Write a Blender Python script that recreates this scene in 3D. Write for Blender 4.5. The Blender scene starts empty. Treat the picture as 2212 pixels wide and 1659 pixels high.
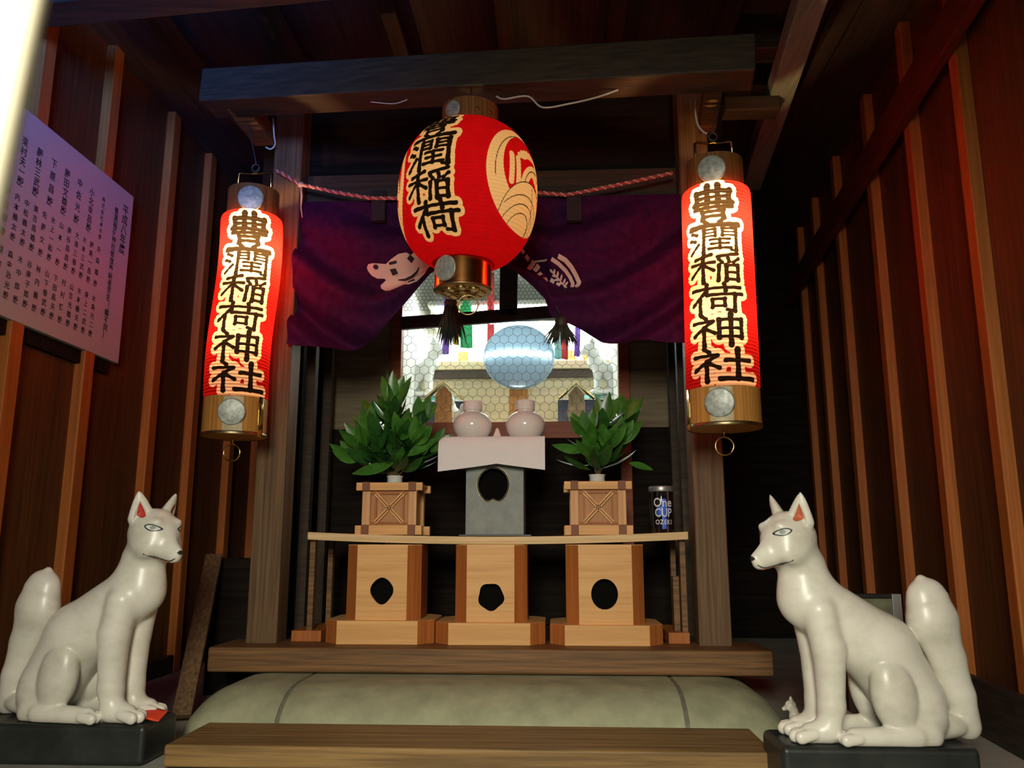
import bpy, bmesh, math, random
import numpy as np
from mathutils import Vector, Matrix
from mathutils.bvhtree import BVHTree

# ------------------------------------------------------------------ camera
FPX = 1780.0                                   # focal length in pixels of the 2212 px frame
PITCH = math.atan(345.5 / FPX)
YAW = math.atan(95 / FPX * math.cos(PITCH))
HC = 0.33                                      # camera height over the stone floor
scn = bpy.context.scene
cd = bpy.data.cameras.new('camera'); cam = bpy.data.objects.new('camera', cd)
scn.collection.objects.link(cam)
cam.location = (0, 0, HC); cam.rotation_euler = (math.pi / 2 + PITCH, 0, YAW)
cd.sensor_width = 36.0; cd.lens = 36.0 * FPX / 2212; cd.clip_start = 0.01
cd.dof.use_dof = True; cd.dof.focus_distance = 1.65; cd.dof.aperture_fstop = 8.0
scn.camera = cam

# ------------------------------------------------------------------ world, light, exposure
scn.view_settings.view_transform = 'Standard'; scn.view_settings.look = 'None'
scn.view_settings.gamma = 1.0; scn.view_settings.use_curve_mapping = False
scn.view_settings.exposure = 0.0
w = bpy.data.worlds.new('world'); scn.world = w; w.use_nodes = True
w.node_tree.nodes['Background'].inputs[0].default_value = (0.75, 0.85, 1.0, 1)
w.node_tree.nodes['Background'].inputs[1].default_value = 0.035

def area(name, loc, target, sx, sy, power, col, spread=180):
    l = bpy.data.lights.new(name, 'AREA'); l.shape = 'RECTANGLE'; l.size = sx; l.size_y = sy
    l.energy = power; l.color = col; l.spread = math.radians(spread)
    o = bpy.data.objects.new(name, l); scn.collection.objects.link(o)
    o.location = loc; o.rotation_euler = (Vector(target) - Vector(loc)).to_track_quat('-Z', 'Y').to_euler()
    return o
# daylight through the open front of the hall, behind the camera
area('doorway_daylight', (-0.10, -0.60, 0.78), (-0.08, 1.2, 0.02), 0.38, 0.42, 7.8, (1.0, 0.95, 0.78), 84)
# added bluish light, stands in for lens haze at the upper left
area('added_haze_light', (-0.38, -0.25, 1.0), (-0.95, 1.25, 1.62), 0.5, 0.5, 8.0, (0.07, 0.24, 1.0), 52)
# added light that brightens the pale pole from the side
area('added_pole_light', (-0.55, -0.12, 0.62), (-0.12, 0.185, 0.52), 0.12, 0.5, 0.10, (1.0, 0.90, 0.70), 60)

# ------------------------------------------------------------------ helpers
def at(px, py, X=None, Y=None, Z=None):
    """point of the place seen at a pixel, at a known depth, side or height"""
    F = Vector((-math.sin(YAW) * math.cos(PITCH), math.cos(YAW) * math.cos(PITCH), math.sin(PITCH)))
    R = Vector((math.cos(YAW), math.sin(YAW), 0)); U = R.cross(F)
    d = F + R * ((px - 1106) / FPX) + U * ((829.5 - py) / FPX)
    t = X / d.x if X is not None else Y / d.y if Y is not None else (Z - HC) / d.z
    return Vector((0, 0, HC)) + d * t

COL = scn.collection
def wpos(p):
    v = Vector((0, 0, 0))
    while p is not None:
        v += p.location; p = p.parent
    return v

def tag(o, label=None, cat=None, group=None, kind=None):
    if label: o['label'] = label
    if cat: o['category'] = cat
    if group: o['group'] = group
    if kind: o['kind'] = kind
    return o

def thing(name, label, cat, loc=(0, 0, 0), group=None):
    o = bpy.data.objects.new(name, None); COL.objects.link(o); o.location = loc
    o.empty_display_size = 0.02
    return tag(o, label, cat, group)

class MB:
    def __init__(s): s.v = []; s.f = []
    def add(s, vs, fs):
        n = len(s.v); s.v += [tuple(v) for v in vs]; s.f += [tuple(i + n for i in f) for f in fs]; return s
    def box(s, c, size, M=None):
        hx, hy, hz = size[0] / 2, size[1] / 2, size[2] / 2
        vs = [Vector((x, y, z)) for x in (-hx, hx) for y in (-hy, hy) for z in (-hz, hz)]
        if M is not None: vs = [M @ v for v in vs]
        c = Vector(c); vs = [v + c for v in vs]
        return s.add(vs, [(0, 1, 3, 2), (4, 6, 7, 5), (0, 4, 5, 1), (2, 3, 7, 6), (0, 2, 6, 4), (1, 5, 7, 3)])
    def b(s, x0, x1, y0, y1, z0, z1):
        return s.box(((x0 + x1) / 2, (y0 + y1) / 2, (z0 + z1) / 2), (x1 - x0, y1 - y0, z1 - z0))
    def beam(s, p0, p1, wd, ht, up=(0, 0, 1)):
        p0 = Vector(p0); p1 = Vector(p1); d = (p1 - p0); L = d.length; d.normalize()
        sd = d.cross(Vector(up)).normalized(); u = sd.cross(d)
        M = Matrix((d, sd, u)).transposed()
        return s.box((p0 + p1) / 2, (L, wd, ht), M)
    def lathe(s, prof, c=(0, 0, 0), n=40, M=None, cap=True):
        c = Vector(c); vs = []; fs = []
        for r, z in prof:
            for k in range(n):
                a = 2 * math.pi * k / n; v = Vector((r * math.cos(a), r * math.sin(a), z))
                vs.append((M @ v if M is not None else v) + c)
        for i in range(len(prof) - 1):
            for k in range(n):
                k2 = (k + 1) % n; fs.append((i * n + k, i * n + k2, (i + 1) * n + k2, (i + 1) * n + k))
        if cap:
            fs.append(tuple(range(n))[::-1]); fs.append(tuple((len(prof) - 1) * n + k for k in range(n)))
        return s.add(vs, fs)
    def tube(s, pts, r, n=8, closed=False):
        pts = [Vector(p) for p in pts]; m = len(pts); vs = []; fs = []
        rr = r if isinstance(r, (list, tuple)) else [r] * m
        prev = None
        for i, p in enumerate(pts):
            if closed: d = pts[(i + 1) % m] - pts[i - 1]
            else: d = pts[min(i + 1, m - 1)] - pts[max(i - 1, 0)]
            d.normalize()
            if prev is None:
                a = Vector((0, 0, 1)) if abs(d.z) < 0.9 else Vector((1, 0, 0))
            else: a = prev
            sd = d.cross(a)
            if sd.length < 1e-6: sd = d.cross(Vector((1, 0.3, 0)))
            sd.normalize(); u = sd.cross(d).normalized(); prev = u
            for k in range(n):
                t = 2 * math.pi * k / n
                vs.append(p + (sd * math.cos(t) + u * math.sin(t)) * rr[i])
        for i in range(m if closed else m - 1):
            j = (i + 1) % m
            for k in range(n):
                k2 = (k + 1) % n; fs.append((i * n + k, i * n + k2, j * n + k2, j * n + k))
        if not closed:
            fs.append(tuple(range(n))[::-1]); fs.append(tuple((m - 1) * n + k for k in range(n)))
        return s.add(vs, fs)
    def prism(s, outline, M, h):
        """outline in 2-D, extruded by h along local z, placed by matrix M"""
        n = len(outline)
        vs = [M @ Vector((x, y, 0)) for x, y in outline] + [M @ Vector((x, y, h)) for x, y in outline]
        fs = [tuple(range(n))[::-1], tuple(range(n, 2 * n))] + [(i, (i + 1) % n, n + (i + 1) % n, n + i) for i in range(n)]
        return s.add(vs, fs)
    def grid(s, fn, nu, nv):
        vs = [fn(i / nu, j / nv) for j in range(nv + 1) for i in range(nu + 1)]
        fs = [(j * (nu + 1) + i, j * (nu + 1) + i + 1, (j + 1) * (nu + 1) + i + 1, (j + 1) * (nu + 1) + i) for j in range(nv) for i in range(nu)]
        return s.add(vs, fs)
    def build(s, name, mat, parent=None, bevel=0, smooth=False, seg=2, fix=True, thick=0):
        me = bpy.data.meshes.new(name); off = wpos(parent)
        me.from_pydata([(v[0] - off.x, v[1] - off.y, v[2] - off.z) for v in s.v], [], s.f)
        if fix:
            bm = bmesh.new(); bm.from_mesh(me); bmesh.ops.recalc_face_normals(bm, faces=bm.faces); bm.to_mesh(me); bm.free()
        o = bpy.data.objects.new(name, me); COL.objects.link(o)
        if parent: o.parent = parent
        me.materials.append(mat)
        if smooth:
            me.polygons.foreach_set('use_smooth', [True] * len(me.polygons))
            if smooth == 'auto': me.set_sharp_from_angle(angle=math.radians(40))
        if thick:
            sm = o.modifiers.new('thick', 'SOLIDIFY'); sm.thickness = thick; sm.offset = 0
        if bevel:
            m = o.modifiers.new('bevel', 'BEVEL'); m.width = bevel; m.segments = seg; m.limit_method = 'ANGLE'
            m.harden_normals = True; me.polygons.foreach_set('use_smooth', [True] * len(me.polygons))
        return o

def dup(root, loc, label, group=None, scale=None):
    r = root.copy(); COL.objects.link(r); r.location = loc
    r['label'] = label
    if group: r['group'] = group
    if scale: r.scale = scale
    for ch in list(root.children):
        c = ch.copy(); COL.objects.link(c); c.parent = r
        for g in ch.children:
            d = g.copy(); COL.objects.link(d); d.parent = c
    return r

def structure(o): o['kind'] = 'structure'; return o

# ------------------------------------------------------------------ materials
def nodes(name):
    m = bpy.data.materials.new(name); m.use_nodes = True
    nt = m.node_tree; return m, nt, nt.nodes['Principled BSDF']

def noise_mat(name, c1, c2, scale=(8, 8, 8), rough=0.6, detail=6, lo=0.35, hi=0.65, bump=0.0, metal=0.0, spec=0.5, coat=0.0, c3=None):
    m, nt, p = nodes(name)
    tc = nt.nodes.new('ShaderNodeTexCoord'); mp = nt.nodes.new('ShaderNodeMapping'); mp.inputs['Scale'].default_value = scale
    nz = nt.nodes.new('ShaderNodeTexNoise'); nz.inputs['Scale'].default_value = 1.0; nz.inputs['Detail'].default_value = detail
    nz.inputs['Roughness'].default_value = 0.62
    rp = nt.nodes.new('ShaderNodeValToRGB')
    rp.color_ramp.elements[0].position = lo; rp.color_ramp.elements[0].color = (*c1, 1)
    rp.color_ramp.elements[1].position = hi; rp.color_ramp.elements[1].color = (*c2, 1)
    if c3:
        e = rp.color_ramp.elements.new(min(hi + 0.12, 0.98)); e.color = (*c3, 1)
    L = nt.links.new
    L(tc.outputs['Object'], mp.inputs[0]); L(mp.outputs[0], nz.inputs['Vector']); L(nz.outputs['Fac'], rp.inputs[0])
    L(rp.outputs[0], p.inputs['Base Color'])
    p.inputs['Roughness'].default_value = rough; p.inputs['Metallic'].default_value = metal
    p.inputs['Specular IOR Level'].default_value = spec; p.inputs['Coat Weight'].default_value = coat
    if bump:
        bn = nt.nodes.new('ShaderNodeBump'); bn.inputs['Strength'].default_value = bump; bn.inputs['Distance'].default_value = 0.004
        L(nz.outputs['Fac'], bn.inputs['Height']); L(bn.outputs[0], p.inputs['Normal'])
    return m

def wood(name, c1, c2, axis='x', fine=70, rough=0.6, spec=0.3, bump=0.15):
    f2 = fine * 2.4
    sc = {'x': (4, f2, f2), 'y': (f2, 4, f2), 'z': (f2, f2, 4)}[axis]
    return noise_mat(name, c1, c2, sc, rough, 7, 0.36, 0.64, bump, spec=spec)

def plain(name, c, rough=0.5, metal=0.0, spec=0.5, coat=0.0, var=0.12):
    d = tuple(x * (1 - var) for x in c)
    return noise_mat(name, d, c, (40, 40, 40), rough, 3, 0.3, 0.7, 0, metal, spec, coat)

def emit(name, c, strength):
    m, nt, p = nodes(name); p.inputs['Base Color'].default_value = (*c, 1)
    p.inputs['Emission Color'].default_value = (*c, 1); p.inputs['Emission Strength'].default_value = strength
    return m

M = {}
M['wall'] = wood('wall_boards', (0.075, 0.029, 0.009), (0.135, 0.054, 0.015), 'z', 45, 0.55)
M['batten'] = wood('batten_wood', (0.36, 0.105, 0.020), (0.50, 0.155, 0.030), 'z', 60, 0.5)
M['rail'] = wood('rail_wood', (0.085, 0.018, 0.007), (0.14, 0.03, 0.010), 'y', 60, 0.55)
M['dark_x'] = wood('dark_beam_wood', (0.030, 0.020, 0.012), (0.060, 0.038, 0.022), 'x', 55, 0.6)
M['dark_y'] = wood('dark_rafter_wood', (0.030, 0.021, 0.017), (0.054, 0.040, 0.033), 'y', 55, 0.6)
M['black_wood'] = wood('blackened_wood', (0.007, 0.005, 0.004), (0.018, 0.012, 0.009), 'x', 40, 0.85, spec=0.12)
M['post'] = wood('post_wood', (0.085, 0.048, 0.022), (0.19, 0.11, 0.05), 'z', 70, 0.6)
M['sill'] = wood('sill_wood', (0.10, 0.048, 0.018), (0.25, 0.125, 0.045), 'x', 60, 0.55)
M['bench'] = wood('bench_wood', (0.15, 0.085, 0.03), (0.30, 0.18, 0.065), 'x', 50, 0.5)
M['shelf'] = wood('pale_shelf_wood', (0.62, 0.42, 0.19), (0.80, 0.58, 0.30), 'x', 60, 0.5)
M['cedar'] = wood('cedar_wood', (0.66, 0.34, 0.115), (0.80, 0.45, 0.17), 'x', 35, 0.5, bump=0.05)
M['cedar_dark'] = wood('dark_cedar_and_side_shade', (0.34, 0.10, 0.02), (0.46, 0.15, 0.035), 'z', 60, 0.5, bump=0.05)  # darker cedar; on the offering stands it paints the shade of sideways faces
M['cedar_z'] = wood('stand_wood', (0.60, 0.30, 0.12), (0.76, 0.42, 0.19), 'z', 60, 0.5, bump=0.05)
M['panel_cedar'] = wood('stand_panel_wood', (0.40, 0.185, 0.07), (0.52, 0.26, 0.105), 'z', 60, 0.55, bump=0.05)
M['hole_shade'] = plain('painted_hole_shade', (0.006, 0.005, 0.004), 0.95, spec=0.05)  # near-black colour painting the shade inside the stand holes
M['endgrain'] = plain('end_grain', (0.22, 0.07, 0.022), 0.6)
M['red_wood'] = wood('altar_red_wood', (0.20, 0.045, 0.016), (0.31, 0.08, 0.028), 'x', 50, 0.5)
M['panel'] = wood('inner_panel_wood', (0.15, 0.115, 0.068), (0.25, 0.20, 0.125), 'x', 30, 0.7)
M['stone'] = noise_mat('kerb_stone', (0.26, 0.27, 0.165), (0.42, 0.43, 0.275), (14, 14, 14), 0.75, 8, 0.3, 0.7, 0.25, spec=0.3)
M['mortar'] = noise_mat('mortar', (0.13, 0.13, 0.085), (0.19, 0.19, 0.13), (60, 60, 60), 0.9, 4)
M['floor'] = noise_mat('floor_stone', (0.26, 0.27, 0.24), (0.40, 0.41, 0.36), (9, 9, 9), 0.8, 8, 0.3, 0.7, 0.2, spec=0.3)
M['fox'] = noise_mat('white_glazed_fox', (0.58, 0.55, 0.45), (0.80, 0.77, 0.67), (9, 9, 14), 0.34, 7, 0.30, 0.55, spec=0.5, coat=0.04)
M['fox_bright'] = plain('white_porcelain', (0.85, 0.86, 0.82), 0.3)
M['fox_dark'] = plain('painted_dark_line', (0.02, 0.025, 0.022), 0.4)
M['fox_grey'] = plain('painted_eye_grey', (0.30, 0.34, 0.30), 0.4)
M['ear_red'] = noise_mat('ear_red_paint', (0.42, 0.03, 0.025), (0.60, 0.06, 0.045), (90, 90, 90), 0.5)
M['ear_orange'] = noise_mat('ear_orange_paint', (0.44, 0.10, 0.04), (0.60, 0.16, 0.07), (90, 90, 90), 0.5)
M['lip'] = plain('lip_paint', (0.55, 0.22, 0.10), 0.5)
M['plinth'] = noise_mat('black_lacquer', (0.012, 0.014, 0.013), (0.03, 0.034, 0.03), (12, 12, 12), 0.42, 5)
M['red_paper'] = noise_mat('red_paper', (0.62, 0.035, 0.01), (0.80, 0.07, 0.02), (60, 60, 60), 0.6)
M['white_paper'] = plain('white_paper', (0.80, 0.77, 0.76), 0.75, var=0.04)
M['porcelain'] = plain('porcelain', (0.74, 0.76, 0.72), 0.12, coat=0.3, var=0.03)
M['grey_lacquer'] = noise_mat('worn_grey_lacquer', (0.155, 0.175, 0.155), (0.215, 0.235, 0.205), (40, 40, 40), 0.5, 5)
M['black_lacquer2'] = plain('black_edge', (0.012, 0.012, 0.012), 0.4)
M['dark_hole'] = plain('hole_interior', (0.06, 0.035, 0.02), 0.8)
M['brass'] = noise_mat('brass', (0.62, 0.36, 0.08), (0.80, 0.50, 0.14), (30, 30, 30), 0.18, 3, metal=1.0)
M['brass_dull'] = noise_mat('aged_brass', (0.30, 0.22, 0.11), (0.55, 0.42, 0.20), (35, 35, 35), 0.35, 5, metal=1.0)
M['copper'] = noise_mat('copper_sheet', (0.50, 0.19, 0.05), (0.68, 0.28, 0.08), (25, 25, 60), 0.22, 4, metal=1.0)
M['silver'] = noise_mat('silver_medallion', (0.24, 0.26, 0.23), (0.46, 0.48, 0.43), (120, 120, 120), 0.45, 4, metal=0.3)
M['cap'] = wood('lantern_cap_wood', (0.13, 0.05, 0.015), (0.26, 0.11, 0.03), 'z', 90, 0.45)
M['cap_gold'] = wood('lantern_base_wood', (0.36, 0.15, 0.03), (0.62, 0.29, 0.07), 'z', 160, 0.35)
M['wire'] = plain('grey_wire', (0.10, 0.10, 0.095), 0.4, metal=0.5)
M['cable'] = plain('white_cable', (0.60, 0.58, 0.50), 0.5)
M['purple'] = noise_mat('purple_cloth', (0.022, 0.0024, 0.030), (0.040, 0.0044, 0.048), (60, 60, 60), 0.8, 4, spec=0.15)
M['crest'] = plain('crest_white', (0.62, 0.58, 0.50), 0.8, var=0.05)
M['black_cloth'] = plain('black_cloth', (0.015, 0.015, 0.02), 0.85)
M['tassel'] = noise_mat('tassel_thread', (0.008, 0.014, 0.010), (0.03, 0.05, 0.03), (200, 200, 20), 0.6)
M['rope_red'] = plain('rope_red', (0.45, 0.07, 0.06), 0.8)
M['rope_white'] = plain('rope_white', (0.60, 0.36, 0.30), 0.8)
M['leaf'] = noise_mat('leaf_green', (0.012, 0.055, 0.012), (0.035, 0.13, 0.020), (25, 25, 25), 0.32, 4, spec=0.5)
M['leaf2'] = noise_mat('leaf_green_light', (0.030, 0.12, 0.012), (0.075, 0.24, 0.03), (25, 25, 25), 0.30, 4, spec=0.5)
M['stem'] = plain('stem_brown', (0.14, 0.09, 0.035), 0.7)
M['board'] = plain('notice_board_white', (0.47, 0.50, 0.47), 0.6, var=0.05)
M['ink_blue'] = plain('board_ink', (0.025, 0.030, 0.045), 0.6)
M['pole'] = plain('pale_painted_wood', (0.86, 0.78, 0.56), 0.6, var=0.06)
M['green_rail'] = wood('grey_green_rail', (0.20, 0.27, 0.22), (0.30, 0.38, 0.31), 'y', 50, 0.6)
M['aluminium'] = plain('dull_aluminium', (0.45, 0.45, 0.44), 0.4, metal=0.7)
M['picture'] = noise_mat('dim_picture', (0.10, 0.10, 0.06), (0.20, 0.20, 0.12), (30, 30, 30), 0.4, 4)
M['altar_white'] = plain('altar_white_wall', (0.86, 0.88, 0.84), 0.7, var=0.05)
M['altar_beige'] = wood('altar_pale_wood', (0.50, 0.40, 0.25), (0.62, 0.52, 0.34), 'x', 40, 0.6)
M['altar_dark'] = plain('altar_dark_wood_and_shade', (0.06, 0.035, 0.022), 0.6)
M['blue_box'] = plain('dark_blue_lacquer', (0.012, 0.025, 0.07), 0.4)
M['teal'] = noise_mat('teal_paint', (0.04, 0.20, 0.17), (0.12, 0.42, 0.36), (60, 60, 60), 0.5)
M['old_paper'] = noise_mat('aged_paper', (0.42, 0.34, 0.19), (0.66, 0.58, 0.38), (45, 45, 45), 0.8, 5)
M['orange_wood'] = wood('orange_wood', (0.55, 0.24, 0.06), (0.72, 0.36, 0.11), 'z', 40, 0.5)
M['gold'] = noise_mat('gold_leaf', (0.55, 0.42, 0.14), (0.80, 0.66, 0.30), (30, 30, 30), 0.25, 4, metal=1.0)
for n, c in dict(cloth_green=(0.03, 0.42, 0.14), cloth_yellow=(0.75, 0.55, 0.04), cloth_red=(0.65, 0.05, 0.05), cloth_white=(0.85, 0.85, 0.85), cloth_violet=(0.22, 0.10, 0.55), cloth_teal=(0.25, 0.62, 0.58)).items():
    M[n] = plain(n, c, 0.8)
M['tube'] = emit('fluorescent_glow', (0.86, 1.0, 0.95), 18.0)
M['tube_back'] = emit('added_lamp_glow', (0.90, 1.0, 0.97), 70.0)  # glow of the added lamp deep in the altar
M['mirror'] = noise_mat('bronze_mirror_blue', (0.38, 0.55, 0.72), (0.46, 0.64, 0.80), (6, 6, 6), 0.22, 3, metal=0.4)

def glass_mat():
    m, nt, p = nodes('cup_glass')
    p.inputs['Base Color'].default_value = (0.9, 0.95, 1, 1); p.inputs['Roughness'].default_value = 0.04
    p.inputs['Transmission Weight'].default_value = 1.0; p.inputs['IOR'].default_value = 1.33
    return m
M['glass'] = glass_mat()

def lantern_paper(name, red, cream, ribs, pale=0.35):
    """thin paper lit by the bulb inside; ink and cream areas come from signed distances stored on the mesh"""
    m, nt, p = nodes(name); L = nt.links.new
    nt.nodes.remove(p); out = nt.nodes['Material Output']
    def attr(n):
        a = nt.nodes.new('ShaderNodeAttribute'); a.attribute_name = n
        mr = nt.nodes.new('ShaderNodeMapRange'); mr.inputs['From Min'].default_value = -0.6; mr.inputs['From Max'].default_value = 0.6
        mr.inputs['To Min'].default_value = 1.0; mr.inputs['To Max'].default_value = 0.0
        L(a.outputs['Fac'], mr.inputs['Value']); return mr.outputs[0]
    tc = nt.nodes.new('ShaderNodeTexCoord'); nz = nt.nodes.new('ShaderNodeTexNoise'); nz.inputs['Scale'].default_value = 55
    L(tc.outputs['Object'], nz.inputs['Vector'])
    def mix(f, a, b):
        x = nt.nodes.new('ShaderNodeMix'); x.data_type = 'RGBA'
        if isinstance(f, float): x.inputs[0].default_value = f
        else: L(f, x.inputs[0])
        for i, v in ((6, a), (7, b)):
            if isinstance(v, tuple): x.inputs[i].default_value = (*v, 1)
            else: L(v, x.inputs[i])
        return x.outputs[2]
    rd = mix(nz.outputs['Fac'], tuple(c * 0.75 for c in red), red)
    c = mix(attr('cream'), rd, cream)
    # shadow lines of the bamboo hoops, put into the paper colour
    sp = nt.nodes.new('ShaderNodeAttribute'); sp.attribute_name = 'hoop'
    mr = nt.nodes.new('ShaderNodeMapRange'); mr.inputs['From Min'].default_value = 0.80; mr.inputs['From Max'].default_value = 1.0
    mr.inputs['To Min'].default_value = 0.0; mr.inputs['To Max'].default_value = 0.62
    L(sp.outputs['Fac'], mr.inputs['Value'])
    c = mix(mr.outputs[0], c, (0.10, 0.012, 0.006))
    c = mix(attr('ink'), c, (0.012, 0.009, 0.006))
    df = nt.nodes.new('ShaderNodeBsdfDiffuse'); tr = nt.nodes.new('ShaderNodeBsdfTranslucent'); ms = nt.nodes.new('ShaderNodeMixShader')
    ms.inputs[0].default_value = 0.6
    L(c, df.inputs[0]); L(c, tr.inputs[0]); L(df.outputs[0], ms.inputs[1]); L(tr.outputs[0], ms.inputs[2]); L(ms.outputs[0], out.inputs['Surface'])
    return m
M['paper_long'] = lantern_paper('lantern_paper_long', (0.44, 0.010, 0.010), (0.90, 0.66, 0.42), 60)
M['paper_round'] = lantern_paper('lantern_paper_round', (0.66, 0.006, 0.012), (0.86, 0.68, 0.36), 40)

# ------------------------------------------------------------------ the hall
LX = -1.02
def rx(y): return 0.76 + 0.10 * (y - 1.4)         # the right wall is not square to the shrine
CZ = 1.46
fl = structure(MB().b(-1.3, 1.3, -0.4, 3.4, -0.06, 0.0).build('floor', M['floor']))
wl = structure(MB().b(LX - 0.06, LX, 0.05, 3.2, -0.05, CZ + 0.1).build('wall_left', M['wall']))
wr = MB(); wr.add([(rx(y) + dx, y, z) for y in (0.4, 3.2) for dx in (0, 0.06) for z in (-0.05, CZ + 0.1)],
       [(0, 1, 3, 2), (4, 6, 7, 5), (0, 4, 5, 1), (2, 3, 7, 6), (0, 2, 6, 4), (1, 5, 7, 3)])
wr = structure(wr.build('wall_right', M['wall']))
wb = structure(MB().b(-1.08, 1.0, 3.1, 3.16, -0.05, CZ + 0.1).build('wall_back', M['black_wood']))
ce = structure(MB().b(-1.08, 1.05, -0.1, 3.2, CZ, CZ + 0.05).build('ceiling', M['dark_y']))
for x in (-0.82, -0.58, -0.34, -0.10, 0.14, 0.38, 0.62):
    MB().b(x - 0.018, x + 0.018, -0.05, 3.1, CZ - 0.04, CZ + 0.002).build('rafter', M['dark_y'], ce, 0.003)
# battens that cover the board joints of both side walls
for px in (143, 303, 399, 487, 548):
    y = (-LX - 0.02) * FPX / (1201 - px)
    MB().b(LX - 0.002, LX + 0.022, y - 0.019, y + 0.019, 0.0, CZ).build('batten', M['batten'], wl, 0.003)
for y in (1.44, 1.17, 0.90, 0.63):
    MB().b(LX - 0.002, LX + 0.022, y - 0.019, y + 0.019, 0.0, CZ).build('batten', M['batten'], wl, 0.003)
dr = Vector((0.10, 1, 0)).normalized(); nr = Vector((-1, 0.10, 0)).normalized()
def right_y(px):
    t = (px - 1201) / FPX                       # x/y of the sight line at eye level
    return (0.76 - 0.14) / (t - 0.10)
for px in (1690, 1728, 1760, 1798, 1852, 1934, 2033, 2156):
    y = right_y(px)
    if y > 3.05: continue
    p = Vector((rx(y), y, 0)) + nr * 0.010
    MB().beam(p, p + Vector((0, 0, CZ)), 0.038, 0.024, up=nr).build('batten', M['batten'], wr, 0.003)
for y in (1.02, 0.84, 0.66):
    p = Vector((rx(y), y, 0)) + nr * 0.010
    MB().beam(p, p + Vector((0, 0, CZ)), 0.038, 0.024, up=nr).build('batten', M['batten'], wr, 0.003)

def on_right(px, py, off=0.0):
    """where the sight line of a pixel meets the right wall"""
    a = at(px, py, Y=1.0) - Vector((0, 0, HC))
    t = (0.62 - off) / (a.x - 0.10 * a.y)
    return Vector((0, 0, HC)) + a * t
p0 = on_right(1700, 640, 0.03); p1 = on_right(2070, 62, 0.03)
zr = (p0.z + p1.z) / 2
structure(MB().beam((rx(0.5) - 0.035, 0.5, zr), (rx(3.05) - 0.035, 3.05, zr), 0.022, 0.075).build('trim_1', M['rail'], None, 0.003))
q = on_right(2106, 1462, 0.03)
structure(MB().beam((rx(0.7) - 0.03, 0.7, q.z / 2), (rx(3.05) - 0.03, 3.05, q.z / 2), 0.02, q.z).build('baseboard_right', M['dark_y'], None, 0.003))
structure(MB().b(LX, LX + 0.02, 0.2, 3.05, 0, 0.045).build('baseboard_left', M['dark_y'], None, 0.003))

# grey-green wall plate running back along the right side, high up
a0 = at(1748, 0, Y=1.42); a1 = at(1622, 395, Y=2.35)
gr = MB().beam(a0 + (a0 - a1) * 0.35, a1, 0.055, 0.05).build('wall_plate', M['green_rail'], None, 0.004)
tag(gr, 'grey-green timber slanting back high up along the brown right wall', 'beam')

# big cross beam over the shrine, with two short arms that carry the long lanterns
bl = at(430, 218, Y=1.52); br = at(1635, 150, Y=1.38)
root = thing('cross_beam', 'dark timber cross beam over the shrine carrying the round red lantern', 'beam', (bl + br) / 2)
dv = (br - bl).normalized(); nb = Vector((dv.y, -dv.x, 0)).normalized()
up = Vector((0, 0, 1))
MB().beam(bl - nb * 0.035 + up * 0.036, br - nb * 0.035 + up * 0.036, 0.075, 0.075).build('timber', M['dark_x'], root, 0.004)
# near beam at the top of the photo
n0 = at(300, 20, Y=1.30); n1 = at(1000, -48, Y=1.22)
tag(MB().beam(n0 + up * 0.05 + (n0 - n1) * 0.45, n1 + up * 0.05 + (n1 - n0) * 0.8, 0.07, 0.09).build('roof_beam', M['dark_x'], None, 0.004),
    'dark roof beam along the top edge, in front of the ceiling boards', 'beam')
def arm(px0, py0, px1, py1, Y0, Y1, wd, lab):
    a = at(px0, py0, Y=Y0); b2 = at(px1, py1, Y=Y1)
    b2 = at(px1, py1, Z=a.z)
    o = MB().beam(a, b2, wd, 0.045).build('lantern_arm', M['sill'], None, 0.003)
    tag(o, lab, 'bracket', 'wooden arms holding the long lanterns'); return a, b2
armL = arm(510, 212, 572, 296, 1.545, 1.68, 0.045, 'short wooden arm above the long lantern beside the notice board')
armR = arm(1543, 165, 1527, 268, 1.46, 1.62, 0.035, 'short wooden arm above the long lantern by the bare right wall')
for (px, py, Y, lab) in ((1662, 222, 1.75, 'lower stub of dark timber end beside the arm of the lantern by the bare wall'),
                         (1700, 88, 1.62, 'upper stub of dark timber end above the cross beam, by the grey-green timber')):
    c = at(px, py, Y=Y)
    tag(MB().b(c.x - 0.10, c.x + 0.025, c.y, c.y + 0.05, c.z - 0.015, c.z + 0.02).build('timber_stub', M['dark_x'], None, 0.003), lab, 'timber', 'timber ends beside the beam')

# ------------------------------------------------------------------ shrine frame
SF = 0.128                                        # top of the sill and shrine floor
sh = thing('shrine_frame', 'wooden shrine front of two posts on a heavy sill', 'shrine', (-0.15, 1.75, SF))
pl0 = at(530, 1378, Y=1.75).x; pr1 = at(1582, 1383, Y=1.75).x
PW = 0.066
for x0 in (pl0, pr1 - PW):
    MB().b(x0, x0 + PW, 1.75, 1.75 + PW, SF - 0.002, 1.42).build('post', M['post'], sh, 0.003)
s0 = at(447, 1420, Y=1.68).x; s1 = at(1672, 1420, Y=1.68).x
MB().b(s0, s1, 1.68, 1.83, 0.080, SF).build('sill', M['sill'], sh, 0.005)
MB().b(s0 + 0.04, s1 - 0.04, 1.83, 2.75, 0.09, SF - 0.004).build('floor_board', M['dark_y'], sh)
lz = at(1060, 441, Y=1.80).z; lz2 = at(1060, 372, Y=1.80).z
MB().b(pl0 + PW, pr1 - PW, 1.795, 1.835, lz, lz2).build('lintel', M['dark_x'], sh, 0.003)
MB().b(pl0 - 0.05, pr1 + 0.05, 1.82, 1.84, lz2 - 0.01, 1.46).build('gable_board', M['black_wood'], sh)
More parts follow.
